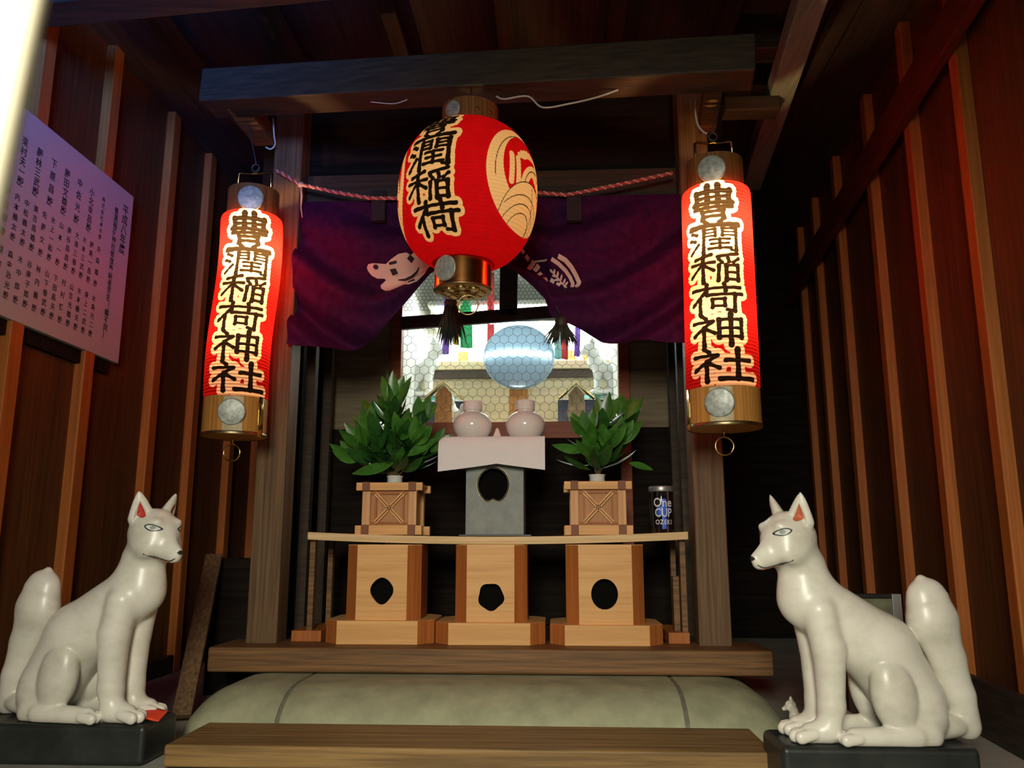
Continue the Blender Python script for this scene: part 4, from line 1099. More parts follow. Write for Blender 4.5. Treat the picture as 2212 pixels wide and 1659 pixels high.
# big round lantern
def round_lantern():
    Y = 1.45
    pt = at(1022, 286, Y=Y); pb = at(1007, 566, Y=Y)
    zt, zb = pt.z, pb.z; Hh = zt - zb; xc = (at(860, 405, Y=Y).x + at(1163, 405, Y=Y).x) / 2; Rm = (at(1163, 405, Y=Y).x - at(860, 405, Y=Y).x) / 2 * 0.985
    zt += 0.004; zb -= 0.006; Hh = zt - zb
    root = thing('paper_lantern', 'big round red lantern with cream crest hanging under the middle of the beam', 'lantern', (xc, Y, zb))
    nz = 360; fr = np.linspace(0, 1, nz); zs = zt - Hh * fr
    r0 = 0.052 / Rm
    s_ = np.clip(2 * fr - 1, -1, 1)
    prof = r0 + (1 - r0) * (1 - np.abs(s_) ** 2.35) ** 0.62
    nrib = 40; hoop = np.abs(np.cos(np.pi * fr * nrib)) ** 10
    rad = Rm * prof - 0.0007 * hoop
    th = np.concatenate([np.linspace(-1.75, 1.75, 230), np.linspace(1.75, 2 * math.pi - 1.75, 40)[1:-1]])
    thw = np.where(th > math.pi, th - 2 * math.pi, th)
    ds = np.hypot(np.diff(rad), np.diff(zs)); arc = np.concatenate([[0], np.cumsum(ds)])
    mid = np.interp(0.5, fr, arc)
    AR = np.repeat((mid - arc)[:, None], len(th), 1); TH = np.repeat(thw[None], nz, 0); RD = np.repeat(rad[:, None], len(th), 1)
    ink = np.full(TH.shape, 30.0); cream = np.full(TH.shape, 30.0)
    th0 = -0.47
    GX = (TH - th0) * (0.35 * Rm + 0.65 * RD)
    cells = [('豊', 0.143, 0.068), ('潤', 0.065, 0.003), ('稲', 0.000, -0.056), ('荷', -0.059, -0.118)]
    for c_, s1, s0 in cells:
        hgt = s1 - s0; wid = 0.094; asp = wid / hgt
        gx = ((GX + (0.010 if c_ in '荷' else 0.0) * -1) / wid + 0.5) * 100; gy = (AR - s0) / hgt * 100
        m = (gx > -80) & (gx < 180) & (gy > -80) & (gy < 180)
        d = np.full(TH.shape, 60.0); d[m] = glyph_sdf(c_, gx[m], gy[m], asp)
        sc = hgt / 100 / 0.0007
        ink = np.minimum(ink, d * sc); cream = np.minimum(cream, (d - 12.5) * sc)
    # crest: rice stalks bent into a ring over a mound of straw
    for thc in (1.16, -1.78):
        x = (TH - thc) * (0.25 * Rm + 0.75 * RD); y = AR - 0.004; s = 0.106
        x = x / s; y = y / s; rr = np.hypot(x, y)
        disc = rr - 1.0
        def seg(x0, y0, x1, y1, w_):
            px, py = x - x0, y - y0; dx, dy = x1 - x0, y1 - y0; t = np.clip((px * dx + py * dy) / (dx * dx + dy * dy), 0, 1)
            return np.hypot(px - t * dx, py - t * dy) - w_
        redz = np.maximum(np.hypot(x - 0.06, y - 0.11) - 0.75, -(np.hypot(x, y + 0.72) - 0.66))   # open red field above the mound
        fill = np.full(x.shape, 9.0)
        rng = random.Random(3)
        # stalk bundle
        fill = np.minimum(fill, np.abs(np.hypot(x - 0.22, y + 0.18) - 0.42) - 0.10 + 0.5 * (y < -0.12))
        for (a0, a1, q0, q1) in ((-0.52, -0.18, -0.50, 0.34), (-0.36, -0.20, -0.36, 0.30)):
            fill = np.minimum(fill, seg(a0, a1, q0, q1, 0.055))
        # grains of the ear
        for k in range(9):
            a = 2.35 - k * 0.21; cxg, cyg = 0.05 + 0.50 * math.cos(a), 0.02 + 0.52 * math.sin(a)
            fill = np.minimum(fill, seg(cxg, cyg, cxg - 0.13 * math.cos(a + 0.5), cyg - 0.13 * math.sin(a + 0.5) + 0.05, 0.058))
        # pointed leaf and sparkle
        fill = np.minimum(fill, np.maximum(np.abs(x * 0.55 + y - 0.18) - 0.05 * np.clip(2.2 - 3 * np.abs(x - 0.42), 0, 2), np.abs(x - 0.42) - 0.35))
        for k in range(5):
            a = -0.3 + k * 0.75; fill = np.minimum(fill, seg(0.52, -0.16, 0.52 + 0.15 * math.cos(a), -0.16 + 0.15 * math.sin(a), 0.028))
        red = np.maximum(redz, -fill)
        cr = np.maximum(disc, -red) * s / 0.0007
        cream = np.minimum(cream, cr)
        lines = np.full(x.shape, 9.0)
        for R_ in (0.84, ): lines = np.minimum(lines, np.maximum(np.abs(rr - R_) - 0.009, -(y + 0.15)))
        for R_ in (0.20, 0.36, 0.52): lines = np.minimum(lines, np.maximum(np.abs(np.hypot(x + 0.1, y + 0.95) - R_ - 0.1) - 0.009, np.hypot(x, y + 0.72) - 0.62))
        lines = np.minimum(lines, np.maximum(np.abs(np.hypot(x, y + 0.72) - 0.66) - 0.009, disc))
        lines = np.minimum(lines, np.maximum(np.abs(np.hypot(x - 0.22, y + 0.18) - 0.42) - 0.010, -(y + 0.1)))
        lines = np.minimum(lines, np.maximum(np.abs(x - 0.18 + 0.2 * (y + 0.7)) - 0.010, np.hypot(x, y + 0.72) - 0.62))
        ink = np.minimum(ink, np.maximum(lines, disc) * s / 0.0007)
    hp = np.repeat(hoop[:, None], len(th), 1)
    lantern_mesh('paper_shade', M['paper_round'], root, (0, 0), rad, zs, th, ink, cream, hp, lambda z: (xc + (pt.x - pb.x) * 0.6 * ((z - zb) / Hh - 0.5), Y))
    ct = Vector((xc + (pt.x - pb.x) * 0.3, Y, zt)); cb = Vector((xc - (pt.x - pb.x) * 0.3 - 0.004, Y, zb))
    rt = 0.054; hcap = 0.042
    MB().lathe([(rt, -0.004), (rt, hcap), (0.020, hcap), (0.020, hcap - 0.003), (rt * 0.96, hcap - 0.003), (rt * 0.96, -0.002)], ct, 48, None, False).build('top_collar', M['cap'], root, 0, 'auto')  # inward lid is added to cut the light spilling upward
    hb = at(1007, 560, Y=Y - 0.05).z - at(1007, 618, Y=Y - 0.05).z
    rb = (at(1068, 590, Y=Y).x - at(945, 590, Y=Y).x) / 2
    MB().lathe([(rb, 0.008), (rb, -hb), (rb * 0.97, -hb), (rb * 0.97, 0.008)], cb, 56, None, False).build('bottom_collar', M['copper'], root, 0, 'auto')
    MB().lathe([(rb * 1.0, 0.004), (rb * 1.025, 0.006), (rb * 1.025, 0.010), (rb * 1.0, 0.012)], cb, 56, None, False).build('collar_rim', M['brass'], root, 0, True)
    MB().lathe([(rb * 1.02, -hb + 0.002), (rb * 1.03, -hb), (rb * 0.98, -hb - 0.002), (0.002, -hb - 0.003)], cb, 56, None, True).build('bottom_plate', M['brass_dull'], root, 0, True)
    mb = MB()
    for k in range(8):                                    # raised flower work under the plate
        a = 2 * math.pi * k / 8; c_ = cb + Vector((rb * 0.60 * math.cos(a), rb * 0.60 * math.sin(a), -hb - 0.003))
        mb.lathe([(0.010, 0.001), (0.011, -0.002), (0.008, -0.0035), (0.002, -0.004)], c_, 12)
    mb.lathe([(0.014, 0.001), (0.015, -0.003), (0.009, -0.006), (0.002, -0.007)], cb + Vector((0, 0, -hb - 0.003)), 20)
    mb.build('plate_ornament', M['gold'], root, 0, True)
    medallion(root, ct + Vector((-0.027, -rt * 0.86, hcap * 0.45)), 0.0165, (-0.5, -0.85, -0.1))
    medallion(root, cb + Vector((-0.026, -rb * 0.88, -hb * 0.42)), 0.0235, (-0.5, -0.85, -0.1))
    rv = MB()
    for a in (0.35, 0.85): rv.lathe([(0.003, 0), (0.003, 0.002), (0.001, 0.003)], ct + Vector((rt * math.sin(a), -rt * math.cos(a), hcap * 0.4)), 10, Vector((math.sin(a), -math.cos(a), 0)).to_track_quat('Z', 'Y').to_matrix())
    rv.build('rivet', M['brass'], root, 0, True)
    rg = MB(); ring(rg, cb + Vector((0.010, -0.002, -hb - 0.027)), 0.0185, 0.0016); rg.tube([cb + Vector((0.010, -0.002, -hb)), cb + Vector((0.010, -0.002, -hb - 0.009))], 0.0016, 8)
    rg.build('pull_ring', M['brass_dull'], root, 0, True)
    hk = MB(); t_ = ct + Vector((0, 0, hcap))
    hk.tube([t_ + Vector((-rt * 0.95, 0, -0.004)), t_ + Vector((-rt * 0.7, 0, 0.012)), t_ + Vector((0, 0, 0.018)), t_ + Vector((rt * 0.7, 0, 0.012)), t_ + Vector((rt * 0.95, 0, -0.004))], 0.002, 8)
    ring(hk, t_ + Vector((0, 0, 0.024)), 0.006, 0.0014)
    hk.tube([t_ + Vector((0, 0, 0.028)), t_ + Vector((0, 0.006, 0.04)), Vector((t_.x, 1.475, bl.z + (br.z - bl.z) * 0.5 + 0.004))], 0.0014, 8)
    hk.build('bail', M['brass_dull'], root, 0, True)
    bulb('lantern_light', (xc, Y, zb + Hh * 0.52), 0.60, (1.0, 0.74, 0.40), 0.02)
    return root
round_lantern()

# ------------------------------------------------------------------ purple curtain
EDGE = [(636, 756), (700, 764), (760, 758), (815, 738), (862, 692), (905, 645), (938, 612), (985, 590), (1060, 582), (1118, 608), (1150, 633), (1178, 660), (1190, 696), (1256, 721), (1302, 740), (1356, 747), (1420, 752), (1482, 754)]
YC = 1.783
ex = [at(p[0], p[1], Y=YC) for p in EDGE]; EX = np.array([p.x for p in ex]); EZ = np.array([p.z for p in ex])
ctz = at(1060, 436, Y=YC).z; cx_l = EX[0]; cx_r = EX[-1]
def curtain_pt(u, v):
    x = cx_l + (cx_r - cx_l) * u
    zb_ = float(np.interp(x, EX, EZ)); side = abs(2 * u - 1)
    sl = 0.055 * (1 - side) ** 0.5
    z = ctz + (zb_ - ctz) * v
    # hung swag: folds follow the lower edge, deeper towards the tied-up middle
    f = 2 * math.pi * (2.1 * (v + 0.62 * side ** 1.6)) + (0.7 if u > 0.5 else 0)
    dep = 0.036 * (math.sin(f) + 0.25 * math.sin(2 * f + 0.8)) * (0.45 + 0.55 * v) * (1 - 0.25 * side) + 0.006 * math.sin(2.3 * f + 1.7) * v
    dep += 0.004 * math.sin(38 * u + 3 * v) * (1 - v)
    return Vector((x, YC + 0.0 - 0.022 - 0.018 * v - dep * min(1, 5 * v), z))
ct_ = MB().grid(curtain_pt, 150, 90)
cur = ct_.build('curtain', M['purple'], None, 0, True, fix=False)
tag(cur, 'purple shrine curtain with white crests, tied up in the middle', 'curtain')
cb_ = BVHTree.FromPolygons([Vector(v) for v in ct_.v], ct_.f)
def on_curtain(px, py, lift):
    p = at(px, py, Y=YC - 0.04); h = cb_.ray_cast(Vector((p.x, 1.4, p.z)), Vector((0, 1, 0)))
    y = h[0].y if h[0] is not None else YC - 0.04
    return Vector((p.x, y - lift, p.z))
def ribbon(mb, pts, w_, lift, taper=False):
    """stroke of half width w_ (pixels of the photo crop) laid on the cloth"""
    res = []
    for i in range(len(pts) - 1):
        n = max(2, int(math.hypot(pts[i + 1][0] - pts[i][0], pts[i + 1][1] - pts[i][1]) / 3))
        res += [(pts[i][0] + (pts[i + 1][0] - pts[i][0]) * k / n, pts[i][1] + (pts[i + 1][1] - pts[i][1]) * k / n) for k in range(n)]
    res.append(pts[-1]); vs = []; fs = []; m = len(res)
    for i, p in enumerate(res):
        a = res[max(i - 1, 0)]; b2 = res[min(i + 1, m - 1)]; dx, dy = b2[0] - a[0], b2[1] - a[1]; l = math.hypot(dx, dy) or 1
        t = i / (m - 1); ww = w_ * (math.sin(math.pi * (0.08 + 0.84 * t)) if taper else 1)
        for s_ in (-1, 0, 1): vs.append(on_curtain(p[0] - dy / l * ww * s_, p[1] + dx / l * ww * s_, lift))
    for i in range(m - 1):
        for k in range(2): fs.append((i * 3 + k, i * 3 + k + 1, i * 3 + 4 + k, i * 3 + 3 + k))
    mb.add(vs, fs)
def blot(mb, outline, lift, rings=6):
    n = len(outline); cx = sum(p[0] for p in outline) / n; cy = sum(p[1] for p in outline) / n; vs = []; fs = []
    for k in range(rings + 1):
        f = max(k / rings, 0.02)
        for x, y in outline: vs.append(on_curtain(cx + (x - cx) * f, cy + (y - cy) * f, lift))
    for k in range(rings):
        for i in range(n): j = (i + 1) % n; fs.append((k * n + i, k * n + j, (k + 1) * n + j, (k + 1) * n + i))
    mb.add(vs, fs)
def dens(pts, m=3):
    o = []
    for i in range(len(pts)):
        a = pts[i]; b2 = pts[(i + 1) % len(pts)]
        for k in range(m): o.append((a[0] + (b2[0] - a[0]) * k / m, a[1] + (b2[1] - a[1]) * k / m))
    return o
cl = lambda l: [(600 + x / 4.147, 380 + y / 4.147) for x, y in l]
mb = MB()
blot(mb, dens(cl([(783, 800), (800, 775), (840, 770), (960, 776), (1010, 740), (1080, 702), (1155, 690), (1190, 708), (1250, 665), (1300, 700), (1380, 790), (1380, 850), (1340, 920), (1270, 982), (1200, 1013), (1130, 1010), (1060, 995), (1035, 1005), (1000, 1022), (950, 1008), (900, 970), (893, 940), (945, 895), (930, 884), (870, 886), (820, 862), (792, 828)])), 0.0022, 16)
left_crest = mb.build('crest', M['crest'], cur, fix=False)
def spot(fn, *a):
    mb = MB(); fn(mb, *a); mb.build('crest_spot', M['black_cloth'], left_crest, fix=False)
spot(blot, cl([(868 + 24 * math.cos(t * .4), 800 + 19 * math.sin(t * .4)) for t in range(16)]), 0.0042, 3)
spot(blot, dens(cl([(990, 815), (1045, 808), (1060, 845), (1010, 862)])), 0.0042, 3)
spot(blot, dens(cl([(1155, 735), (1185, 705), (1220, 730), (1190, 765)])), 0.0042, 3)
spot(ribbon, cl([(990, 775), (1060, 760)]), 2.4, 0.0042); spot(ribbon, cl([(1055, 893), (1120, 893), (1180, 868), (1225, 825), (1248, 785)]), 3.6, 0.0042, True)
for a, b2 in (((1220, 940), (1280, 912)), ((1300, 900), (1335, 880)), ((1190, 992), (1250, 975))): spot(ribbon, cl([a, b2]), 2.0, 0.0042)
cr2 = lambda l: [(1050 + x / 4.147, 380 + y / 4.147) for x, y in l]
mb = MB()
ribbon(mb, cr2([(645, 722), (710, 748), (765, 795), (810, 855), (838, 910), (825, 945), (800, 962)]), 4.6, 0.0022)
ribbon(mb, cr2([(585, 745), (650, 778), (715, 825), (755, 870), (780, 920), (772, 965)]), 3.8, 0.0022)
ribbon(mb, cr2([(595, 840), (650, 885), (690, 930), (712, 965)]), 1.5, 0.0022)
for (a, b2) in (((600, 845), (570, 818)), ((612, 850), (612, 815)), ((632, 868), (590, 862)), ((640, 872), (645, 830)), ((660, 893), (612, 893)), ((668, 900), (680, 850)), ((684, 920), (640, 925)), ((692, 926), (712, 880)), ((704, 945), (735, 905))):
    ribbon(mb, cr2([a, b2]), 2.4, 0.0022, True)
for (a, b2, w_) in (((318, 648), (338, 672), 3), ((352, 690), (382, 722), 3.4), ((372, 795), (428, 735), 5), ((428, 808), (470, 765), 5), ((462, 855), (495, 825), 4), ((515, 900), (548, 884), 4.5), ((585, 915), (602, 888), 5), ((640, 940), (655, 920), 4.5), ((700, 960), (722, 950), 4)):
    ribbon(mb, cr2([a, b2]), w_, 0.0022)
ribbon(mb, cr2([(425, 738), (545, 742)]), 1.5, 0.0022)
mb.build('crest', M['crest'], cur, fix=False)
for px in (818, 1240):                                     # hanging loops on the rope
    a = at(px - 16, 478, Y=YC - 0.035); b2 = at(px + 16, 412, Y=YC - 0.035)
    MB().b(a.x, b2.x, a.y - 0.006, a.y + 0.012, a.z, b2.z).build('hanging_loop', M['black_cloth'], cur, 0.002)
def tassel(px, py, L, n, seed, sp):
    rnd = random.Random(seed); c = at(px, py, Y=YC - 0.05)
    t = MB()
    t.lathe([(0.003, 0.006), (0.010, 0.003), (0.014, -0.006), (0.012, -0.016), (0.010, -0.02)], c, 14)
    for k in range(n):
        a = rnd.uniform(0, 6.28); r = rnd.uniform(0.002, 0.012); e = rnd.uniform(0.7, 1.1) * L
        p0 = c + Vector((r * math.cos(a), r * math.sin(a), -0.012)); dx = math.cos(a) * rnd.uniform(.2, 1) * sp
        t.tube([p0, p0 + Vector((dx * 0.5, 0.2 * dx, -e * 0.5)), p0 + Vector((dx, 0.3 * dx, -e))], [0.0016, 0.0018, 0.0004], 5)
    return t.build('tassel', M['tassel'], cur, 0, True)
tassel(974, 648, 0.088, 120, 3, 0.026); tassel(1212, 688, 0.046, 100, 8, 0.034)
MB().tube([at(965, 590, Y=YC - 0.05), at(972, 625, Y=YC - 0.055), at(976, 655, Y=YC - 0.05)], 0.003, 8).build('cord', M['black_cloth'], cur, 0, True)
MB().tube([at(1190, 640, Y=YC - 0.06), at(1205, 668, Y=YC - 0.06), at(1212, 690, Y=YC - 0.05)], 0.003, 8).build('cord', M['black_cloth'], cur, 0, True)

# twisted rope that carries the curtain
RP = [(598, 368), (648, 398), (720, 414), (800, 428), (870, 428), (1000, 424), (1165, 416), (1222, 421), (1262, 414), (1360, 394), (1455, 373)]
rope_pts = [at(p[0], p[1], Y=YC - 0.045) for p in RP]
dense = []
for i in range(len(rope_pts) - 1):
    a, b2 = rope_pts[i], rope_pts[i + 1]; n = max(2, int((b2 - a).length / 0.0022))
    dense += [a.lerp(b2, k / n) for k in range(n)]
rp = thing('rope', 'red and white twisted rope strung between the posts above the curtain', 'rope', rope_pts[0])
for ph, mt, in ((0, 'rope_red'), (math.pi, 'rope_white')):
    pts = [p + Vector((0, math.cos(i * 0.75 + ph), math.sin(i * 0.75 + ph))) * 0.0024 for i, p in enumerate(dense)]
    MB().tube(pts, 0.0026, 6).build('strand', M[mt], rp, 0, True)
kn = at(650, 399, Y=YC - 0.045); kt = MB().lathe([(0.001, -0.007), (0.006, -0.005), (0.0075, 0), (0.006, 0.005), (0.001, 0.007)], kn, 14)
kt.tube([kn, at(652, 425, Y=YC - 0.045), at(650, 448, Y=YC - 0.045), at(653, 470, Y=YC - 0.045)], [0.0028, 0.0024, 0.0022, 0.0012], 8)
kt.build('knot', M['rope_white'], rp, 0, True)
for (pts, Y, lab) in (([(1072, 208), (1090, 214), (1140, 208), (1172, 232), (1230, 224), (1290, 210), (1335, 194)], 1.60, 'white cable looping down under the middle of the beam'),
                      ([(590, 255), (592, 290), (594, 312), (585, 322), (574, 318)], 1.64, 'short white wire at the arm on the notice board side'),
                      ([(1503, 218), (1502, 240), (1507, 268), (1518, 284), (1528, 289)], 1.56, 'short white wire at the arm on the bare wall side'),
                      ([(800, 220), (850, 224), (880, 215)], 1.58, 'thin faint wire under the beam, near its notice board end')):
    P_ = [at(p[0], p[1], Y=Y) for p in pts]; sm = []
    if len(pts) == 7 or 'thin' in lab:
        ze = [bl.z + (p.x - bl.x) / (br.x - bl.x) * (br.z - bl.z) - 0.002 for p in P_]
        for i in (0, -1): P_[i] = at(pts[i][0], pts[i][1], Z=ze[i])
        for i in range(1, len(P_) - 1): P_[i] = at(pts[i][0], pts[i][1], Y=P_[0].y + (P_[-1].y - P_[0].y) * i / (len(P_) - 1))
    for i in range(len(P_) - 1):
        p0, p1, p2, p3 = P_[max(i - 1, 0)], P_[i], P_[i + 1], P_[min(i + 2, len(P_) - 1)]
        for k in range(6):
            t = k / 6; sm.append(0.5 * ((2 * p1) + (p2 - p0) * t + (2 * p0 - 5 * p1 + 4 * p2 - p3) * t * t + (3 * p1 - p0 - 3 * p2 + p3) * t ** 3))
    sm.append(P_[-1])
    tag(MB().tube(sm, 0.0019 if 'thin' not in lab else 0.001, 8).build('cable', M['cable'], None, 0, True), lab, 'cable', 'white wires under the beam')

# ------------------------------------------------------------------ altar cabinet at the back
YA = 2.20
ax0 = at(868, 800, Y=YA).x; ax1 = at(1335, 800, Y=YA).x
az0 = at(1100, 913, Y=YA).z; az1 = at(1100, 560, Y=YA).z; DA = 0.46
al = thing('altar', 'lit altar cabinet with a wire mesh front at the back of the shrine', 'altar', ((ax0 + ax1) / 2, YA + 0.2, SF - 0.004))
fw = 0.030
for x0, x1 in ((ax0 - fw, ax0), (ax1, ax1 + fw)):
    MB().b(x0, x1, YA - 0.015, YA + 0.02, SF, 1.40).build('frame_post', M['red_wood'], al, 0.002)
MB().b(ax0 - fw, ax1 + fw, YA - 0.018, YA + 0.02, az0 - 0.045, az0).build('sill', M['red_wood'], al, 0.002)
MB().b(ax0, ax1, YA + 0.002, YA + DA, az0 - 0.012, az0 + 0.0).build('floor_board', M['altar_beige'], al)
MB().b(ax0 - 0.02, ax1 + 0.02, YA + DA, YA + DA + 0.012, az0 - 0.02, 1.40).build('back_panel', M['altar_white'], al)
for x0, x1 in ((ax0 - 0.014, ax0 - 0.002), (ax1 + 0.002, ax1 + 0.014)):
    MB().b(x0, x1, YA + 0.02, YA + DA, az0 - 0.02, 1.40).build('side_panel', M['altar_white'], al)
MB().b(ax0 - 0.02, ax1 + 0.02, YA, YA + DA, 1.40, 1.412).build('top_panel', M['altar_white'], al)
MB().b(ax0 - fw, ax1 + fw, YA + 0.004, YA + 0.014, SF, az0 - 0.045).build('front_panel', M['black_wood'], al)
for x0, x1 in ((pl0 + 0.02, ax0 - fw), (ax1 + fw, pr1 - 0.02)):
    MB().b(x0, x1, YA, YA + 0.012, at(1100, 925, Y=YA).z, 1.40).build('wing_panel', M['panel'], al)
    MB().b(x0, x1, YA, YA + 0.012, SF, at(1100, 925, Y=YA).z - 0.002).build('wing_base', M['black_wood'], al)
# crooked door rail and mullion of the wire screen
ra = at(866, 699, Y=YA - 0.01); rb = at(1336, 664, Y=YA - 0.01)
MB().beam(ra, rb, 0.016, 0.036).build('rail', M['altar_dark'], al, 0.002)
ma = at(1100, 560, Y=YA - 0.01); mb_ = at(1098, 684, Y=YA - 0.01)
MB().beam(ma, mb_, 0.016, 0.050, up=(1, 0, 0)).build('mullion', M['altar_dark'], al, 0.002)
MB().b(ax0, ax1, YA - 0.015, YA + 0.015, az1, az1 + 0.05).build('head_rail', M['altar_dark'], al, 0.002)
def wire(x0, x1, z0, z1, pitch, r, y):
    mb = MB(); hw = pitch / 2; s = pitch / math.sqrt(3); ny = int((z1 - z0) / (1.5 * s)) + 1; nx = int((x1 - x0) / pitch) + 1
    def e(a, b2):
        if not (x0 <= a[0] <= x1 and x0 <= b2[0] <= x1 and z0 <= a[1] <= z1 and z0 <= b2[1] <= z1): return
        mb.tube([(a[0], y, a[1]), (b2[0], y, b2[1])], r, 4)
    for j in range(ny + 1):
        for i in range(nx + 1):
            cx = x0 + pitch * i + (hw if j % 2 else 0); cz_ = z0 + 1.5 * s * j
            e((cx - hw, cz_ + s / 2), (cx, cz_ + s)); e((cx, cz_ + s), (cx + hw, cz_ + s / 2)); e((cx + hw, cz_ + s / 2), (cx + hw, cz_ - s / 2))
    return mb
wire(ax0, ax1, az0, (ra.z + rb.z) / 2 - 0.018, 0.0245, 0.0006, YA + 0.004).build('wire_mesh', M['wire'], al, fix=False)
wire(ax0, ax1, (ra.z + rb.z) / 2 + 0.018, az1, 0.0115, 0.0006, YA + 0.004).build('wire_mesh', M['wire'], al, fix=False)
# shelf at the back
YB = YA + 0.31
bz0 = at(1100, 797, Y=YB).z; bz1 = at(1100, 779, Y=YB).z
MB().b(ax0, ax1, YB, YA + DA, bz0, bz1).build('back_shelf', M['altar_beige'], al, 0.002)
MB().b(ax0, ax1, YB + 0.02, YB + 0.03, az0, bz0 - 0.024).build('riser_panel', M['altar_beige'], al)
MB().b(ax0, ax1, YB + 0.008, YB + 0.03, bz0 - 0.026, bz0).build('shelf_shade_strip', M['altar_dark'], al)  # dark strip painting the shadow under the back shelf
# lamp just behind the door rail
lz_ = (ra.z + rb.z) / 2
lamp = thing('tube_lamp', 'white fluorescent tube lamp fixed behind the dark door rail of the altar', 'lamp', (-0.13, YA + 0.04, lz_))
Rx = Matrix.Rotation(math.pi / 2, 3, 'Y')
MB().lathe([(0.008, -0.20), (0.008, 0.20)], (-0.13, YA + 0.045, lz_), 16, Rx).build('tube', M['tube'], lamp, 0, 'auto')
MB().b(-0.34, 0.08, YA + 0.012, YA + 0.030, lz_ - 0.008, lz_ + 0.008).build('fitting', M['cable'], lamp, 0.003)

yb_l = YA + 0.30; lzb = at(1100, 683, Y=yb_l).z  # added lamp, unseen, brightens the back of the altar
lamp = thing('tube_lamp', 'added longer white tube lamp deep inside the altar, hidden by the dark door rail', 'lamp', (-0.13, yb_l, lzb))
MB().lathe([(0.011, -0.25), (0.011, 0.25)], (-0.13, yb_l, lzb), 16, Rx).build('tube', M['tube_back'], lamp, 0, 'auto')
for sx in (-1, 1): MB().b(-0.13 + sx * 0.25 - 0.008, -0.13 + sx * 0.25 + 0.008, yb_l - 0.014, YA + DA, lzb - 0.014, lzb + 0.014).build('socket', M['cable'], lamp, 0.002)
MB().b(-0.39, 0.13, yb_l - 0.06, YA + DA, lzb + 0.020, lzb + 0.034).build('added_light_block', M['cable'], lamp, 0.002)  # added board that blocks the back lamp from shining upward

# mirror on its stand
YM = YA + 0.14
mc = at(1121, 770, Y=YM); mr_ = at(1198, 770, Y=YM).x - mc.x
mir = thing('round_mirror', 'large round bluish mirror on a wooden stand behind the wire mesh', 'mirror', (mc.x, YM, az0))
tilt = Vector((0.04, -1, 0.22)).to_track_quat('Z', 'Y').to_matrix()
MB().lathe([(mr_ * 0.99, -0.006), (mr_, -0.004), (mr_, 0.0), (mr_ * 0.97, 0.0022)] + [(mr_ * 0.97 * (1 - k / 14), 0.0022 + 0.012 * (1 - (1 - k / 14) ** 2)) for k in range(1, 14)] + [(0.0005, 0.0142)], mc, 72, tilt).build('disc', M['mirror'], mir, 0, True)
s0 = at(1100, 850, Y=YM); s1 = at(1141, 900, Y=YM)
MB().b(s0.x, s1.x, YM - 0.012, YM + 0.03, az0, mc.z - mr_ * 0.86).build('stand', M['orange_wood'], mir, 0.002)

# altar foxes on blue plinths, house-shaped charms, streamers
for (px0, px1, py0, Yp, lab) in ((905, 1003, 868, YA + 0.20, 'dark blue box under the altar fox nearer the taller evergreen'), (1205, 1325, 864, YA + 0.20, 'dark blue box under the altar fox nearer the shorter evergreen')):
    a = at(px0, py0, Y=Yp); b2 = at(px1, py0, Y=Yp)
    r = thing('altar_box', lab, 'box', ((a.x + b2.x) / 2, Yp + 0.03, az0), 'dark blue boxes in the altar')
    MB().b(a.x, b2.x, Yp, Yp + 0.08, az0, a.z).build('body', M['blue_box'], r, 0.002)
    MB().b(a.x - 0.002, b2.x + 0.002, Yp - 0.002, Yp + 0.082, a.z, a.z + 0.003).build('top_edge', M['altar_white'], r)
def small_fox(px, py, Y, h, rz, mir_, lab, z=None):
    me = fox_me.copy(); me.name = 'altar_fox'; me.materials.clear(); me.materials.append(M['fox_bright'])
    o = bpy.data.objects.new('altar_fox', me); COL.objects.link(o); s_ = h / (1362 * U)
    p = at(px, py, Y=Y); o.location = (p.x, Y, z if z is not None else p.z); o.rotation_euler = (0, 0, rz); o.scale = (s_, s_ * (-1 if mir_ else 1), s_)
    return tag(o, lab, 'statue', 'white altar foxes')
zl = at(950, 868, Y=YA + 0.20).z + 0.003
zr2 = at(1260, 864, Y=YA + 0.20).z + 0.003
def mound(px0, px1, Y, z, lab):
    a = at(px0, 860, Y=Y); b2 = at(px1, 860, Y=Y); cx = (a.x + b2.x) / 2; hw = (b2.x - a.x) / 2
    mb = MB().grid(lambda u, v: Vector((cx + hw * (2 * u - 1), Y - 0.03 + 0.06 * v, z + 0.022 * max(0, math.sin(math.pi * u)) ** 0.6 * max(0, math.sin(math.pi * v)) ** 0.5 * (0.75 + 0.25 * math.sin(17 * u) * math.cos(11 * v)))), 24, 12)
    return tag(mb.build('rock_base', M['teal'], None, 0, True), lab, 'base', 'teal rock bases of the altar foxes')
mound(905, 1002, YA + 0.245, zl, 'teal rockwork on the blue box nearer the taller evergreen')
mound(1222, 1325, YA + 0.245, zr2, 'teal rockwork on the blue box nearer the shorter evergreen')
small_fox(908, 850, YA + 0.245, 0.185, 0, False, 'white fox figure on teal rockwork behind the taller evergreen', zl + 0.020)
small_fox(1308, 845, YA + 0.245, 0.175, math.pi, True, 'white fox figure on teal rockwork behind the shorter evergreen', zr2 + 0.020)
small_fox(985, 880, YA + 0.10, 0.100, math.pi * 0.72, True, 'tiny white fox figure looking out behind the orange charm', az0)
